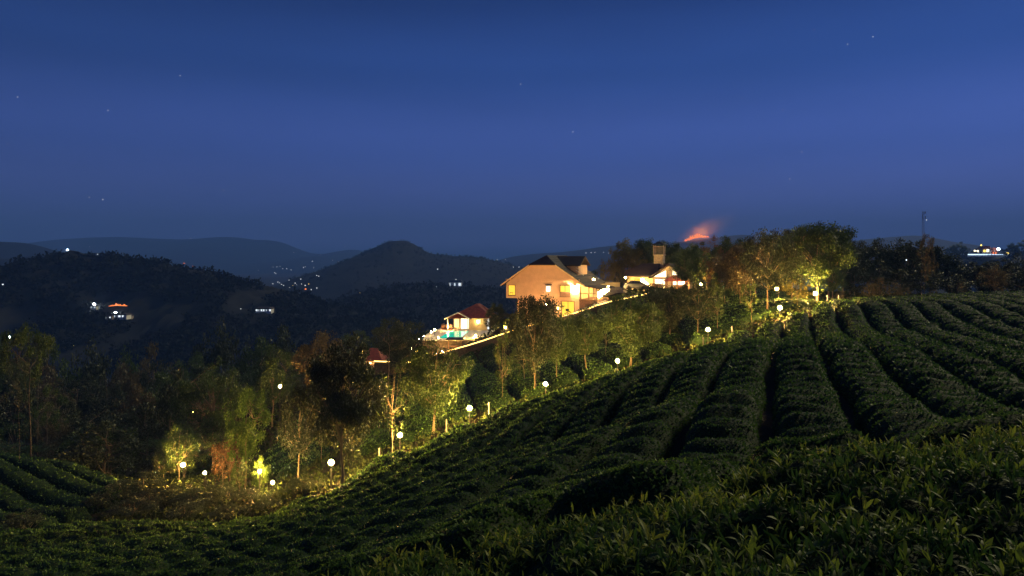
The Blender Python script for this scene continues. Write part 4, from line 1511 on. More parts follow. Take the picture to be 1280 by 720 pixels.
ex = 5.55        # gable wing starts
gw = 5.6
mb = MB()
mb.box(.4, ex, .6, 6.5, -1, b_(-2.95))
mb.build('yellow_wall', M['cream_wall'], bung)
mb = MB()
g0, g1, gm = ex + .004, ex + gw, ex + gw * .5
zeav, zpk = b_(-3.0), b_(-.95)
mb.prism([(g0, -1), (g1, -1), (g1, zeav), (gm, zpk), (g0, zeav)], -1.2, 6.5)
mb.build('stone_wall', M['stone'], bung)
mb = MB()
# main roof: long slope facing us, ridge parallel to the front
mb.slab([(0, -.1, b_(-2.9)), (ex + .3, -.1, b_(-2.9)), (ex + .3, 3.4, b_(-.62)), (2.6, 3.4, b_(-.62)), (0.0, 1.2, b_(-1.95))], .14)
mb.slab([(2.6, 3.4, b_(-.62)), (gm, 3.4, b_(-.62)), (gm, 7.0, b_(-2.9)), (0, 7.0, b_(-2.9))], .14)
mb.slab([(-.05, -.05, b_(-2.88)), (0, 1.2, b_(-1.93)), (2.6, 3.4, b_(-.60)), (-.05, 7, b_(-2.88))], .14)
br = mb.build('roof', M['roof_brown'], bung)
mb = MB()
mb.slab([(gm, -1.9, zpk + .32), (gm, 6.8, zpk + .32), (g0 - .7, 6.8, zeav - .12), (g0 - .7, -1.9, zeav - .12)], .14)
mb.slab([(gm, -1.9, zpk + .325), (g1 + .9, -1.9, zeav - .22), (g1 + .9, 6.8, zeav - .22), (gm, 6.8, zpk + .325)], .14)
mb.build('gable_roof', M['roof_brown'], bung)


def pane_poly(parent, poly, y, mat):
    mb = MB()
    mb.prism(poly, y - .05, y - .004)
    w = mb.build('gable_window', M[mat], parent)
    f = MB()
    n = len(poly)
    for i in range(n):
        a, b = poly[i], poly[(i + 1) % n]
        f.tube([(a[0], y - .06, a[1]), (b[0], y - .06, b[1])], .05, 4)
    f.build('frame', M['timber'], w)
    return w


yf = -1.2
pane_poly(bung, [(g0 + .25, b_(-3.05)), (gm - .45, b_(-3.05)), (gm - .45, b_(-1.75)), (g0 + .25, b_(-2.85))], yf, 'window_white')
pane_poly(bung, [(gm + .55, b_(-3.05)), (g1 - .05, b_(-3.05)), (g1 - .15, b_(-2.85)), (gm + .55, b_(-1.75))], yf, 'window_white')
window(bung, g0 + .35, gm - .5, b_(-4.35), b_(-3.42), yf, 'window_white', 3, .06, sill=False)
window(bung, gm + .7, g1 - .3, b_(-4.35), b_(-3.42), yf, 'window_white', 2, .06, sill=False)
window(bung, g0 + .35, gm - .5, b_(-5.3), b_(-4.62), yf, 'window_pale', 3, .06, sill=False)
for x_ in (g0 + .02, gm - .38, gm + .36, g1 - .1):
    MB().box(x_, x_ + .14, yf - .18, yf - .065, -.3, b_(-3.1)).build('post', M['timber'], bung)
MB().box(g0 - .1, g1 + .6, yf - .24, yf - .19, b_(-3.22), b_(-3.06)).build('beam', M['timber'], bung)
wall_light(bung, 3.7, .59, b_(-4.0), .12, 'wall_lamp', .25)
wall_light(bung, 5.15, .59, b_(-4.5), .09, 'wall_lamp', .2)
window(bung, 1.9, 3.0, b_(-4.9), b_(-3.5), .6, 'window_lit', 2, .07)
# tower
tx = 5.55
mb = MB().box(tx - .85, tx + .85, 3.3, 5.0, b_(-1.4), b_(.85))
mb.build('tower_base', M['stone'], bung)
MB().box(tx - 1.0, tx + 1.0, 3.15, 5.15, b_(.852), b_(1.0)).build('tower_ledge', M['concrete'], bung)
mb = MB()
for i in range(11):
    x = tx - .84 + i * .168
    mb.box(x - .035, x + .035, 3.32, 3.38, b_(1.0), b_(2.42))
    mb.box(x - .045, x + .045, 4.92, 4.98, b_(1.0), b_(2.42))
for i in range(9):
    y = 3.5 + i * .165
    mb.box(tx - .86, tx - .80, y - .045, y + .045, b_(1.0), b_(2.42))
    mb.box(tx + .80, tx + .86, y - .045, y + .045, b_(1.0), b_(2.42))
mb.build('tower_screen', M['screen_wood'], bung)
mb = MB().box(tx - .95, tx + .95, 3.2, 3.3, b_(2.42), b_(2.52))
mb.build('tower_rail', M['timber_grey'], bung)
for sx in (-1, 1):
    for yy in (3.3, 4.95):
        MB().box(tx + sx * .9 - .05, tx + sx * .9 + .05, yy - .05, yy + .05, b_(1.0), b_(2.75)).build('tower_post', M['timber_grey'], bung)
mb = MB()
ap = (tx, 4.15, b_(3.45))
cs = [(tx - 1.35, 2.8, b_(2.75)), (tx + 1.35, 2.8, b_(2.75)), (tx + 1.35, 5.5, b_(2.75)), (tx - 1.35, 5.5, b_(2.75))]
mb.add(cs + [ap], [(0, 1, 4), (1, 2, 4), (2, 3, 4), (3, 0, 4), (3, 2, 1, 0)])
mb.build('tower_roof', M['roof_brown'], bung)

# entrance canopy, kiosk
can = frame_empty('entrance_canopy', (25.6, 115.5), (30.2, 114.2), -5.5, 'small red-brown roofed entrance canopy before the bungalow gable', 'canopy')
for x_ in (.25, 2.15, 4.1):
    for y_ in (.2, 2.6):
        MB().box(x_, x_ + .14, y_, y_ + .14, -.4, 2.0).build('post', M['timber'], can)
mb = MB()
mb.add([(-.2, -.3, 1.9), (4.7, -.3, 1.9), (4.7, 3.2, 1.9), (-.2, 3.2, 1.9), (1.6, 1.4, 2.95), (2.9, 1.4, 2.95)], [(0, 1, 5, 4), (1, 2, 5), (2, 3, 4, 5), (3, 0, 4), (3, 2, 1, 0)])
mb.build('roof', M['roof_red'], can)
MB().box(2.3, 4.05, 2.5, 2.58, 0, 1.1).build('railing', M['timber'], can)
kio = frame_empty('garden_gate', (22.6, 112.2), (24.7, 111.6), -5.6, 'dark brown gate panel at the top of the drive', 'gate')
for k in range(7):
    MB().box(.05 + k * .28, .31 + k * .28, 0, .06, .02, 1.75).build('board', M['timber'], kio)
MB().box(0, 2.05, -.05, -.003, 1.2, 1.3).build('rail', M['timber'], kio)
MB().box(-.16, -.004, -.08, .12, -.5, 1.95).build('post', M['timber'], kio)
MB().box(2.06, 2.22, -.08, .12, -.5, 1.95).build('post', M['timber'], kio)
lamp(809, 355.5, 117, .15, 1, 'globe lamp close to the bungalow corner windows', 'lamps round the buildings', name='post_lamp')
lamp(782, 347, 121.8, .20, 1, 'globe lamp at the left end of the yellow bungalow wall', 'lamps round the buildings', 'lamp_small', name='post_lamp')
lamp(803, 350, 121.3, .34, 1, 'brightest globe lamp against the yellow bungalow wall', 'lamps round the buildings', 'lamp_small', name='post_lamp')

# parked car
car = frame_empty('parked_car', (17.6, 107.8), (21.6, 106.6), -4.72, 'dark car parked on the drive before the bungalow', 'car')
prof = [(0, .32), (.05, .72), (.5, .86), (1.15, .93), (1.75, 1.40), (3.05, 1.45), (3.75, .98), (4.1, .92), (4.2, .40), (4.05, .26), (.15, .26)]
prof = [(4.2 - x, z) for x, z in prof]
mb = MB()
n = len(prof)
for j, (y, sc) in enumerate([(0, .90), (.12, 1.0), (1.62, 1.0), (1.74, .90)]):
    for x, z in prof:
        mb.v.append(((x - 2.1) * (.985 if sc < 1 else 1) + 2.1, y + (.14 if z > 1 and j < 2 else 0) - (.14 if z > 1 and j > 1 else 0), (z - .26) * (1 if z < 1 or sc == 1 else .98) + .26))
for j in range(3):
    for i in range(n):
        mb.f.append((j * n + i, (j + 1) * n + i, (j + 1) * n + (i + 1) % n, j * n + (i + 1) % n))
mb.f.append(tuple(range(n)))
mb.f.append(tuple(range(4 * n - 1, 3 * n - 1, -1)))
mb.build('body', M['car_paint'], car)
for (a, b) in ((.75, 1.35), (1.42, 2.28)):
    MB().prism([(a + .55 - (.25 if a > 1 else 0), .98), (b + .25, .98), (b + .22, 1.34), (a + .75 - (.2 if a > 1 else 0), 1.34)], .055, .09).build('side_window', M['glass_dark'], car)
for x_ in (.85, 3.35):
    for y_ in (-.02, 1.58):
        mw = MB()
        for yy in (y_, y_ + .18):
            for k in range(14):
                a_ = 2 * math.pi * k / 14
                mw.v.append((x_ + .33 * math.cos(a_), yy, .33 + .33 * math.sin(a_)))
        mw.f = [(k, (k + 1) % 14, 14 + (k + 1) % 14, 14 + k) for k in range(14)] + [tuple(range(13, -1, -1)), tuple(range(14, 28))]
        mw.build('wheel', M['rubber'], car)
for y_ in (.2, 1.3):
    MB().box(4.12, 4.2, y_, y_ + .28, .62, .74).build('headlight', M['glass_dark'], car)

# ------------------------------------------------------------------ pool terrace and cottage
cz_ = -12.15
pd = [(-13.6, 104.0), (-7.6, 103.4), (-2.6, 111.5), (-1.8, 123.5), (-12.6, 123.5), (-14.0, 112)]
mb = MB()
mb.slab([(x, y, cz_ - .1) for x, y in pd], 3.4)
tag(mb.build('pool_terrace', M['stone_dark']), kind='structure')
mb = MB()
mb.slab([(x, y, cz_) for x, y in pd], .098)
tag(mb.build('deck_paving', M['pool_deck']), kind='structure')
pool = empty('swimming_pool', (-11.2, 105.6, cz_), R(-4))
tag(pool, 'turquoise swimming pool in front of the red-roofed cottage', 'swimming pool')
MB().slab([(-.35, -.45, .06), (3.5, -.45, .06), (3.5, 10.6, .06), (-.35, 10.6, .06)], .05).build('rim', M['pool_deck'], pool)
MB().slab([(-.1, -.2, .075), (3.2, -.2, .075), (3.2, 10.4, .075), (-.1, 10.4, .075)], .01).build('water', M['pool_water'], pool)
cot = frame_empty('pool_cottage', (-10.9, 118.4), (-3.6, 117.6), cz_, 'small cottage with red tiled hip roof behind the turquoise pool', 'cottage')
mb = MB()
mb.box(.5, 3.4, 1.2, 5.4, 0, 2.15)
mb.box(3.404, 7.2, 0, 5.4, 0, 2.15)
mb.build('wall', M['cream_wall'], cot)
mb = MB()
E0 = 2.12
hp = (4.35, 2.6, 4.45)
hq = (4.9, 3.2, 4.45)
co = [(-.3, -.3, E0), (7.75, -.6, E0), (7.75, 6.1, E0), (-.3, 6.1, E0)]
mb.add([co[0], co[1], co[2], co[3], hp, hq], [(1, 2, 5), (0, 1, 5, 4), (2, 3, 4, 5), (3, 0, 4), (3, 2, 1, 0)])
rr_ = mb.build('roof', M['roof_red'], cot)
mb = MB()
for i in range(1, 14):
    t = i / 14
    a = np.array(co[1]) * (1 - t) + np.array(co[2]) * t
    mb.tube([a + (0, 0, .03), a * .0 + np.array(hq) * 1.0 + (0, 0, .03)] if False else [a + (0, 0, .03), a * .12 + np.array(hq) * .88 + (0, 0, .0)], .035, 4)
    b2 = np.array(co[0]) * (1 - t) + np.array(co[1]) * t
    c2 = np.array(hp) * (1 - t) + np.array(hq) * t
    mb.tube([b2 + (0, 0, .03), c2 * .9 + b2 * .1 + (0, 0, .0)], .035, 4)
mb.build('tile_ridge', M['roof_red'], rr_)
# portico gable on the left
mb = MB()
mb.slab([(1.75, -1.35, 3.15), (1.75, 2.0, 3.15), (-.55, 2.0, 2.02), (-.55, -1.35, 2.02)], .1)
mb.slab([(1.75, -1.35, 3.152), (3.95, -1.35, 2.08), (3.95, 2.0, 2.08), (1.75, 2.0, 3.152)], .1)
mb.build('portico_roof', M['roof_red'], cot)
mb = MB()
mb.tube([(-.55, -1.4, 2.02), (1.75, -1.4, 3.13), (3.95, -1.4, 2.06)], .09, 4)
mb.build('bargeboard', M['white_paint'], cot)
for x_ in (-.1, 1.55, 3.3):
    MB().box(x_, x_ + .13, -1.15, -1.02, 0, 2.1).build('portico_post', M['white_paint'], cot)
MB().box(-.2, 3.5, -1.14, -1.04, 2.1, 2.2).build('portico_beam', M['timber'], cot)
window(cot, .7, 1.5, .35, 1.85, 1.2, 'window_pale', 1, .06, sill=False)
window(cot, 1.85, 3.2, .12, 1.95, 1.2, 'window_white', 2, .06, sill=False)
wall_light(cot, 5.1, -.01, 1.55, .12, 'wall_lamp', .22)
window(cot, 6.7, 7.05, .1, 2.0, -.002, 'far_white', 1, .05, frame_mat='timber', sill=False)
mb = MB()
mb.box(-1.5, .45, .4, .5, .0, .95)
mb.box(-1.5, -1.42, .5, 3.0, .0, .95)
mb.build('veranda_rail', M['timber'], cot)
GB = 'small lamps around the pool terrace'
for i, (x_, y_, D_, r_, m_, lb) in enumerate([(560, 408.5, 117, .11, 'lamp_amber', 'tiny lamp on the veranda rail end of the pool cottage'),
                                            (539, 415, 109, .15, 'lamp_small', 'left one of the two amber lamps at the pool left end'), (543.5, 412.5, 110, .15, 'lamp_small', 'right one of the two amber lamps at the pool left end'),
                                            (548, 422, 105.5, .11, 'lamp_small', 'bright lamp at the near left corner of the pool terrace'), (571, 424, 103.5, .11, 'lamp_amber', 'bright lamp at the near middle edge of the pool terrace'),
                                            (594.5, 420, 106, .15, 'lamp_amber', 'round low lamp right of the white pool deck'), (606, 418, 108, .09, 'lamp_small', 'small lamp near the cottage door'),
                                            (632, 409.5, 101, .13, 'lamp_amber', 'small lamp between the pool cottage and the orange house'),
                                            (535, 428, 106.5, .10, 'lamp_small', 'small lamp on the upper garden wall, close to the pool'), (524, 424, 108, .09, 'lamp_small', 'small lamp left of the pool garden, higher one'),
                                            (515, 436, 106.5, .10, 'lamp_small', 'small lamp half way along the upper garden wall'), (530, 420, 110, .09, 'lamp_small', 'small lamp left of the two amber pool lamps'),
                                            (546, 442, 102, .10, 'lamp_amber', 'lowest small lamp where the pool wall strip ends'), (553, 439.5, 101.5, .08, 'lamp_amber', 'second small lamp at the end of the pool wall strip')]):
    lamp(x_, y_, D_, r_, 1, lb, GB, m_, name='garden_lamp')
# bar shelter in front of the pool
sh = frame_empty('garden_shelter', (-9.6, 102.7), (-7.8, 102.6), -13.4, 'low dark shelter with a lit bench below the pool edge', 'shelter')
for x_ in (0, 1.9):
    for y_ in (0, 1.1):
        MB().box(x_, x_ + .1, y_, y_ + .1, -.5, 1.35).build('post', M['timber'], sh)
MB().slab([(-.3, -.3, 1.5), (2.3, -.3, 1.5), (2.3, 1.5, 1.62), (-.3, 1.5, 1.62)], .12).build('roof', M['metal_dark'], sh)
MB().box(.2, 1.8, .5, .9, .25, .42).build('bench', M['timber'], sh)
wall_light(sh, 1.0, 1.05, 1.0, .05, 'lamp_small', .1)
# stair block, hut
hut = frame_empty('garden_hut', (-24.4, 108.0), (-20.4, 107.4), -17.0, 'small hut with pinkish roof left of the pool garden behind trees', 'hut')
MB().box(.3, 3.7, .3, 3.2, -1.5, 1.2).build('wall', M['plaster'], hut)
mb = MB()
mb.add([(0, 0, 1.1), (4, 0, 1.1), (4, 3.5, 1.1), (0, 3.5, 1.1), (1.4, 1.75, 2.9), (2.6, 1.75, 2.9)], [(0, 1, 5, 4), (1, 2, 5), (2, 3, 4, 5), (3, 0, 4), (3, 2, 1, 0)])
mb.build('roof', M['roof_red'], hut)
wall_light(hut, 2.0, .3, .7, .08, 'lamp_small', .16)
# flower beds along the drive
for i, (x_, D_, w_) in enumerate([(737, 95.5, 1.4), (748, 96, 1.6), (728, 94.2, 1.2), (762, 97, 1.3)]):
    p_ = pw(x_, D_)
    root = empty('flower_bush', (p_[0], p_[1], G(*p_)))
    root.scale = (w_, w_, 1.0)
    tag(root, 'low flowering bush on the bank by the %s' % ['porch base of the orange house', 'foot of the terrace steps', 'near corner of the orange house', 'curve of the lit drive wall'][i], 'bush', 'flowering bushes on the drive bank')
    tm, cm = VAR['bush'][0]
    cm2 = cm.copy()
    cm2.materials[0] = M['leaf_rust']
    link('stem', tm, root)
    link('foliage', cm2, root)

# ------------------------------------------------------------------ woods on the middle hills (far masses of trees)
rs = np.random.default_rng(91)
for nm, cnt, hh_, vmin, lb in [('wooded_hill', 8500, 3.0, -.98, 'dark wood covering the long hill at the left'), ('valley_hill', 4500, 3.6, -.95, 'dark wood covering the low hill behind the estate'),
                               ('peaked_hill', 2600, 2.3, -.9, 'sparse trees over the peaked hill'), ('east_slope', 900, 5.0, -.9, 'bushes over the slope under the hilltop house')]:
    V_, Vg_, D_ = HILLV[nm]
    a = rs.integers(0, V_.shape[0] - 1, cnt)
    vv = np.clip(rs.uniform(vmin, .12, cnt) ** 1, vmin, .12)
    if nm == 'peaked_hill':
        vv[:300] = rs.uniform(-.06, .04, 300)
    row = np.searchsorted(Vg_[:, 0], vv) - 1
    row = np.clip(row, 0, V_.shape[0] - 2)
    colm = rs.integers(0, V_.shape[1] - 1, cnt)
    f1, f2 = rs.random(cnt)[:, None], rs.random(cnt)[:, None]
    c = V_[row, colm] * (1 - f1) * (1 - f2) + V_[row + 1, colm] * f1 * (1 - f2) + V_[row, colm + 1] * (1 - f1) * f2 + V_[row + 1, colm + 1] * f1 * f2
    keep_ = (vnoise(c[:, 0] / 40, c[:, 1] / 40) > -.25) & (np.abs(c[:, 0] / c[:, 1]) < .9)
    ppx, ppy = 640 + F * c[:, 0] / c[:, 1], 325 - F * c[:, 2] / c[:, 1]
    for (lx_, ly_, lw_) in [(117, 381, 6), (146, 389, 20), (329, 388, 13), (84, 314, 6), (122, 318, 4), (3.5, 356, 4), (301, 386, 3), (569, 354, 12), (547, 337, 3), (230, 330, 5), (241, 334, 5),
                            (362, 356, 34), (450, 366, 3)]:
        keep_ &= ~((np.abs(ppx - lx_) < lw_) & (ppy - ly_ > -4) & (ppy - ly_ < (9 if lx_ != 362 else 12)))
    c = c[keep_]
    m = 16
    sz = hh_ * rs.uniform(.5, 1.35, len(c))
    u = rs.normal(size=(len(c), m, 3))
    u /= np.linalg.norm(u, axis=2, keepdims=True)
    Pp = c[:, None, :] + u * sz[:, None, None] * np.array((.8, .8, .7)) * rs.random((len(c), m, 1)) ** .5 + np.array((0, 0, 1)) * sz[:, None, None] * .75
    v = leaf_quads(Pp.reshape(-1, 3), u.reshape(-1, 3), np.repeat(sz, m) * .75 * rs.uniform(.6, 1.3, len(c) * m), rs, .4)
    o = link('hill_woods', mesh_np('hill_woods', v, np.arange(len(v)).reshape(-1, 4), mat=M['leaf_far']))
    tag(o, lb, 'woods', kind='stuff')

# ------------------------------------------------------------------ far lights, hilltop house, mast, fire
_fm = {}


def far_light(x, y, D, rpx, mat, label, group, name='village_lamp'):
    if D > 280 and name == 'village_lamp':
        D = land_D(x, y, D)
    r = rpx / F * D
    key = (mat,)
    if key not in _fm:
        mb = MB()
        mb.lathe(sphere_prof(1.0, 0, 6), 8)
        mb.lathe([(.2, -7), (.12, -.8)], 5)
        me = mb.mesh('village_lamp', M[mat], True)
        me.materials.append(M['metal_dark'])
        for p_ in me.polygons:
            if p_.center.z < -1.01:
                p_.material_index = 1
        _fm[key] = me
    o = link(name, _fm[key])
    p = px(x, y, D)
    o.location = p
    o.scale = (r, r, r)
    tag(o, label, 'lamp', group)
    return o


GT = 'lights of the town in the far valley'


def _tl(x, y):
    a = 'upper scatter' if y < 332 else ('middle band' if y < 348 else 'lower cluster')
    return '%s, %d steps right of the wooded hill' % (a, round((x - 320) / 1.3)) if False else '%s, %s' % (a, ordinal(max(1, min(39, int((x - 321) / 2.7) + 1))) + ' step rightwards' + (', upper one' if (x, y) in ((343, 341), (347.5, 352.8), (352, 355.5), (384, 365), (376, 349)) else ''))


for i, (x, y, s, m) in enumerate([(341, 334, .6, 'w'), (346, 333.5, .6, 'w'), (350, 333, .5, 'w'), (353.5, 336, .7, 'w'), (358.5, 336, .9, 'w'), (364, 337.5, .8, 'w'), (343, 341, .8, 'w'), (345, 342, .8, 'w'),
                                (361.5, 350.5, .8, 'w'), (369, 354, .8, 'w'), (347.5, 352.8, .9, 'w'), (349.5, 354, .8, 'w'), (352, 355.5, .9, 'w'), (354.5, 357, .8, 'w'), (341, 355, .9, 'w'),
                                (376, 349, .9, 'w'), (377, 355, .6, 'w'), (381.5, 356.8, .9, 'w'), (382, 361.5, 1.5, 'o'), (384, 365, .9, 'w'), (389, 362, .8, 'w'), (396, 360, .9, 'w'), (396, 344.5, .8, 'w'),
                                (398.5, 345.3, .8, 'w'), (390.5, 326.8, 1.0, 'w'), (379.5, 334.5, .9, 'w'), (381.5, 333.7, .6, 'w'), (392, 335, .7, 'w'), (400.5, 319, .5, 'w'), (416, 325.5, .6, 'w'),
                                (423, 327.5, .7, 'w'), (367, 315.5, .5, 'w'), (323, 338, .6, 'w'), (362, 359.5, .5, 'w'), (371, 356, .4, 'w'), (366, 356.5, .4, 'y'), (386, 355, .5, 'y')]):
    D_ = 4200 if y < 340 else 2400
    if x > 388 and y > 340:
        D_ = 1340
    if D_ == 2400 and y < 346:
        D_ = 3600
    far_light(x, y, D_, s * .75, {'w': 'far_white', 'o': 'far_orange', 'y': 'far_yellow'}[m],
              'orange light, the largest in the distant valley town' if m == 'o' else 'tiny light of the distant valley town, %s' % _tl(x, y), None if m == 'o' else GT)
GR = 'lights on the far mountains'
for (x, y, D_, s, m, lb) in [(112, 308.5, 3700, .6, 'w', 'tiny light on the far mountain above the wooded hill'), (238.5, 298, 4900, .7, 'w', 'tiny light right on the far mountain skyline'), (187.5, 300.5, 4800, .5, 'w', 'faint light just under the far mountain skyline'),
                             (122, 318, 1180, .9, 'w', 'white light on the ridge right of the hilltop lamp'), (84, 312.5, 555, 1.3, 'b', 'bright white lamp on top of the wooded hill at left'),
                             (230, 329.5, 1500, 1.8, 'o', 'larger orange fire spot above the wooded hill shoulder'), (241, 333.5, 1500, 1.5, 'o', 'smaller orange fire spot above the wooded hill shoulder'),
                             (3.5, 355.5, 600, 1.2, 'w', 'white light at the left edge beside the wooded hill'),
                             (117.5, 380.2, 345, 1.5, 'b', 'white lamp of the valley hamlet, upper left one'), (144.5, 391, 330, 1.8, 'b', 'white lamp of the valley hamlet, lower and brightest'),
                             (12, 421, 205, 1.4, 'b', 'white lamp low at the left edge behind the layered tree'), (547, 336.5, 1180, 1.0, 'w', 'lone light on the peaked hill right shoulder'),
                             (570, 349.5, 1150, .9, 'w', 'light above the lit block on the peaked hill'), (545.5, 358.5, 1100, .9, 'w', 'light left of the lit block on the peaked hill'),
                             (621.5, 324.8, 2600, .7, 'w', 'first of the lights left of the orange house roof'), (632, 325, 2600, .9, 'w', 'second of the lights left of the orange house roof'),
                             (641.5, 334, 2500, .7, 'w', 'third of the lights left of the orange house roof'), (649, 334, 2500, 1.1, 'w', 'light just above the left roof slope of the orange house'),
                             (732.5, 316.3, 3000, .9, 'w', 'first of the lights above the porch lamp'), (739, 316, 3000, 1.0, 'w', 'second of the lights above the porch lamp'), (743.5, 315.6, 3000, .8, 'w', 'third of the lights above the porch lamp'),
                             (754.5, 315.5, 3000, .9, 'w', 'fourth of the lights above the porch lamp'), (761, 316.5, 3000, .9, 'w', 'light just left of the gold-lit trees'),
                             (92, 432, 300, .5, 'y', 'faint yellow light in the black valley'), (486, 408, 560, .5, 'y', 'faint light above the pool garden'), (1133, 325, 94, 1.2, 'w', 'white light shining through the dark belt of trees'),
                             (301, 386, 420, .7, 'w', 'faint light left of the long white shed'), (450, 366, 640, .5, 'y', 'faint light on the low dark hill')]:
    far_light(x, y, D_, s * .75, {'w': 'far_white', 'o': 'far_orange', 'y': 'far_yellow', 'b': 'far_bright'}[m], lb, None)


def shed(x, y, D, w, h, mat, label, lit='far_white', name='lit_shed', n=4):
    """little far building: walls, roof and a row of lit windows"""
    D = land_D(x, y + 2, D)
    p = px(x, y, D)
    k = D / F
    W2, H2 = w * k, h * k
    root = empty(name, (p[0], p[1], p[2]))
    tag(root, label, 'building')
    MB().box(-W2 / 2, W2 / 2, 0, W2 * .5, -H2 * 1.5, H2 * .4).build('wall', M[mat], root)
    MB().prism([(-W2 * .55, H2 * .4), (W2 * .55, H2 * .4), (W2 * .45, H2 * 1.0), (-W2 * .45, H2 * 1.0)], -W2 * .05, W2 * .55).build('roof', M['roof_brown'], root)
    for i in range(n):
        a = -W2 / 2 + W2 * (i + .15 + .15 * math.sin(i * 5 + x)) / n
        MB().box(a, a + W2 * (.35 + .25 * math.sin(i * 2.3 + x)) / n, -k * .2, -k * .02, -H2 * .45, H2 * .25).build('window', M[lit], root)
    return root


shed(329, 387.5, 400, 20, 3.2, 'white_paint', 'long white-lit shed on the dark hill above the valley trees', n=6)
shed(147, 395, 322, 22, 3.0, 'white_paint', 'white-lit buildings of the hamlet under the wooded hill', n=4)
shed(569, 355, 1080, 16, 5, 'white_paint', 'white-lit block on the flank of the peaked hill', n=3)
shed(136, 396.5, 322, 8, 2.4, 'stone', 'low shed left of the lit hamlet buildings', n=2)
shed(160, 396, 322, 9, 2.2, 'stone', 'dim shed right of the lit hamlet buildings', n=3)
shed(117, 384, 343, 7, 2.4, 'white_paint', 'small shed under the upper hamlet lamp', n=2)
# burning field near the hamlet and ridge fire


def flames(name, pts, hts, mat, label, seed, thick):
    rs_ = np.random.default_rng(seed)
    P_ = np.array(pts)
    root_p = P_[0]
    mb = MB()
    n = len(hts)
    t = np.linspace(0, len(P_) - 1, n)
    for i, h in enumerate(hts):
        k = int(min(t[i], len(P_) - 1.001))
        c = P_[k] + (P_[k + 1] - P_[k]) * (t[i] - k) - root_p
        L = np.linalg.norm(P_[-1] - P_[0]) / n
        hh = h * rs_.uniform(.6, 1.3)
        w = L * rs_.uniform(.5, .9)
        mb.lathe([(w, 0), (w * .9, hh * .3), (w * .45, hh * .7), (w * .05, hh)], 6, 0, 0)
        m = 4 * 6
        for j in range(len(mb.v) - m, len(mb.v)):
            v_ = mb.v[j]
            mb.v[j] = (v_[0] + c[0] + rs_.normal(0, w * .1), v_[1] * thick + c[1], v_[2] + c[2])
    o = mb.build(name, M[mat])
    o.location = root_p
    tag(o, label, 'fire')
    return o


_fd = land_D(147, 383, 350)
flames('burning_grass', [px(137, 382.8, _fd), px(146, 382, _fd), px(158, 382.5, _fd)], [.5, .7, .9, .8, 1.6, 2.0, 1.8, .9, 1.0, .6], 'far_orange', 'orange burning strip in the hamlet under the wooded hill', 3, 1)
fire = flames('hill_fire', [px(857, 301.5, 3330), px(866, 298.5, 3330), px(874, 297, 3330), px(884, 296.5, 3330)], [8, 12, 18, 24, 26, 22, 18, 20, 12, 8], 'fire', 'red wildfire burning along the far ridge', 4, 1)
fl = bpy.data.lights.new('fire_light', 'POINT')
fl.energy = 1.6e6
fl.color = (1.0, .26, .04)
fl.shadow_soft_size = 22
flo = bpy.data.objects.new('fire_light', fl)
C.objects.link(flo)
flo.location = px(874, 290, 3355)


def volmat(name, col, dens, aniso=0.0):
    m = bpy.data.materials.new(name)
    m.use_nodes = True
    n = m.node_tree.nodes
    n.clear()
    o = n.new('ShaderNodeOutputMaterial')
    v = n.new('ShaderNodeVolumePrincipled')
    v.inputs['Color'].default_value = (*col, 1)
    v.inputs['Density'].default_value = dens
    v.inputs['Anisotropy'].default_value = aniso
    m.node_tree.links.new(v.outputs[0], o.inputs['Volume'])
    return m


sm_m = volmat('smoke_air', (.8, .75, .7), .0035)
_n, _l = sm_m.node_tree.nodes, sm_m.node_tree.links
_v = _n['Principled Volume']
_tc = _n.new('ShaderNodeTexCoord')
_ln = _n.new('ShaderNodeVectorMath')
_ln.operation = 'LENGTH'
_l.new(_tc.outputs['Object'], _ln.inputs[0])
_mr = _n.new('ShaderNodeMapRange')
_mr.interpolation_type = 'SMOOTHSTEP'
_mr.inputs[1].default_value = .1
_mr.inputs[2].default_value = 1.0
_mr.inputs[3].default_value = 1.0
_mr.inputs[4].default_value = 0.0
_l.new(_ln.outputs['Value'], _mr.inputs[0])
_no = _n.new('ShaderNodeTexNoise')
_no.inputs['Scale'].default_value = 2.2
_no.inputs['Detail'].default_value = 3
_l.new(_tc.outputs['Object'], _no.inputs['Vector'])
_mu = _n.new('ShaderNodeMath')
_mu.operation = 'MULTIPLY'
_l.new(_mr.outputs[0], _mu.inputs[0])
_l.new(_no.outputs[0], _mu.inputs[1])
_m2 = _n.new('ShaderNodeMath')
_m2.operation = 'MULTIPLY'
_l.new(_mu.outputs[0], _m2.inputs[0])
_m2.inputs[1].default_value = .0045
_l.new(_m2.outputs[0], _v.inputs['Density'])
mb = MB()
mb.lathe(sphere_prof(1.0, 0, 10), 20)
smk = mb.build('smoke', sm_m, None, True)
smk.location = px(880, 290, 3370)
smk.scale = (210, 120, 66)
smk.rotation_euler = (0, R(-28), 0)
tag(smk, 'thin red-lit smoke drifting over the ridge fire', 'smoke', kind='stuff')

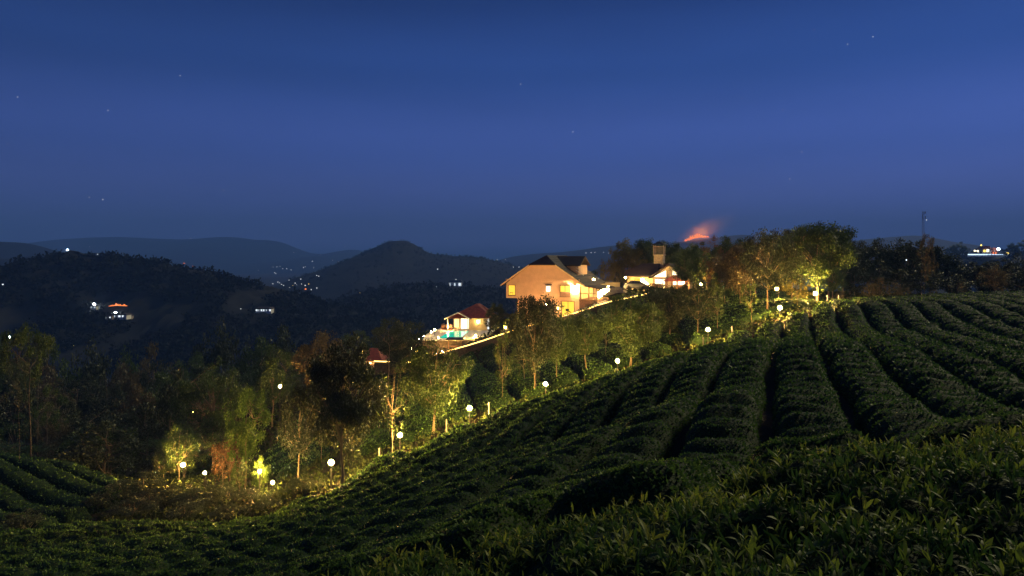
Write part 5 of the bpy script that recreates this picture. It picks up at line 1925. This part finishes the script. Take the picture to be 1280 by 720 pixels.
# hilltop house at the right
hh = empty('hilltop_house', px(1237, 316, 805))
tag(hh, 'distant red and white lit hilltop house at the right edge', 'house')
k = 805 / F
MB().box(-9 * k, 2 * k, 0, 9 * k, -3 * k, 4.5 * k).build('wall', M['white_paint'], hh)
MB().box(2 * k + .1, 11 * k, 1, 9 * k, -3 * k, 2.5 * k).build('red_wing', M['roof_red'], hh)
MB().prism([(-10 * k, 4.5 * k), (3 * k, 4.5 * k), (-1 * k, 8.5 * k), (-6 * k, 8.5 * k)], -k, 10 * k).build('roof', M['roof_red'], hh)
MB().prism([(2 * k + .2, 2.5 * k), (12 * k, 2.5 * k), (9 * k, 6.5 * k), (4 * k, 6.5 * k)], -k * .5, 10 * k).build('roof', M['roof_red'], hh)
for (a, b, c, d_, mt) in [(-7.5, -5.5, 1.0, 3.6, 'far_yellow'), (-4.0, -1.2, 1.2, 5.2, 'window_white'), (4, 5.2, -1.5, .8, 'far_orange'), (7, 8.2, -1.5, .8, 'far_orange'), (5.6, 6.6, 2.0, 3.2, 'far_white')]:
    MB().box(a * k, b * k, -.35 * k, -.05 * k, c * k, d_ * k).build('window', M[mt], hh)
bw = empty('boundary_wall', px(1210, 318, 790))
tag(bw, 'long wall with a line of white lights below the hilltop house', 'wall')
k = 790 / F
MB().box(0, 55 * k, .3 * k, 1.5 * k, -3 * k, .4 * k).build('masonry', M['white_paint'], bw)
for i in range(26):
    a = (i + .1 * math.sin(i * 3)) * 52 / 26 * k
    MB().box(a, a + (1.7 if i < 14 else 1.0) * k, -.3 * k, .25 * k, (-.7 if i < 12 else -.4) * k, (.5 if i < 12 else .25) * k).build('light', M['far_pool'], bw)
for x, y, s, m, lb in [(1248, 311.5, 2.2, 'far_bright', 'brightest white floodlight right of the hilltop house'), (1218.5, 313.5, 1.5, 'window_white', 'pale lamp left of the hilltop house, further left'),
                       (1222, 314, 1.8, 'window_white', 'pale lamp left of the hilltop house, closer to it'), (1226.5, 306.5, 1.2, 'far_yellow', 'yellow lamp at the left gable of the hilltop house'),
                       (1259, 317, 2.3, 'far_yellow', 'yellow lamp at the right end of the long lit wall')]:
    far_light(x, y, 800, s * .8, 'far_flood' if m == 'far_bright' else m, lb, None, name='floodlight')
for i, (x_, y_, w_) in enumerate([(1192, 307, 14), (1200, 304, 16), (1208, 308, 12), (1265, 305, 16), (1278, 302, 18), (1186, 310, 10), (1292, 300, 18)]):
    X_ = (x_ - 640) / F * 830
    root = empty('hilltop_tree', (X_, 830, (325 - 322) / F * 830))
    root.scale = (w_ / F * 830, w_ / F * 830, (322 - y_) / F * 830)
    tag(root, 'hazy far tree beside the hilltop house, %s' % ['second from its left end', 'largest on its left side', 'nearest its left side', 'first on its right side', 'second on its right side', 'leftmost of all', 'last at the right edge'][i], 'tree', 'trees round the hilltop house')
    tm, cm = VAR['far'][i % 3]
    link('trunk', tm, root)
    link('crown', cm, root)

# mast
mast = empty('radio_mast', px(1154, 330, 620))
tag(mast, 'tall thin lattice radio mast above the dark belt of trees', 'mast')
k = 620 / F
mb = MB()
H_ = 66 * k
for sx, sy in ((-1, -1), (1, -1), (1, 1), (-1, 1)):
    mb.tube([(sx * 1.2 * k, sy * 1.2 * k, -5 * k), (sx * .8 * k, sy * .8 * k, H_)], .11 * k, 4)
mb.build('leg', M['timber_grey'], mast)
mb = MB()
for i in range(22):
    z0, z1 = H_ * i / 22, H_ * (i + 1) / 22
    w0 = (1.2 - .4 * i / 22) * k
    for s in (-1, 1):
        mb.tube([(-w0 * s, -w0, z0), (w0 * s, -w0, z1)], .07 * k, 3)
        mb.tube([(-w0, -w0 * s, z0), (-w0, w0 * s, z1)], .07 * k, 3)
mb.build('brace', M['timber_grey'], mast)
for z0, dx in ((H_ - 5 * k, -1.8), (H_ - 8 * k, 1.8), (H_ - 2 * k, 1.6), (H_ - 9 * k, -1.6)):
    MB().box((dx - .5) * k, (dx + .5) * k, -1.8 * k, -1.2 * k, z0 - 1.6 * k, z0 + 1.6 * k).build('antenna', M['white_paint'], mast)
MB().box(3.0 * k, 3.8 * k, -1.6 * k, -1.0 * k, H_ - 11.5 * k, H_ - 10.7 * k).build('beacon', M['far_white'], mast)

# ------------------------------------------------------------------ haze
mb = MB()
mb.box(-7600, 7600, -7500, 7700, -150, 420)
hz_o = mb.build('haze', volmat('haze_air', (.16, .36, .96), 2.5e-4))
tag(hz_o, 'thin blue evening haze filling the valley', 'haze', kind='stuff')
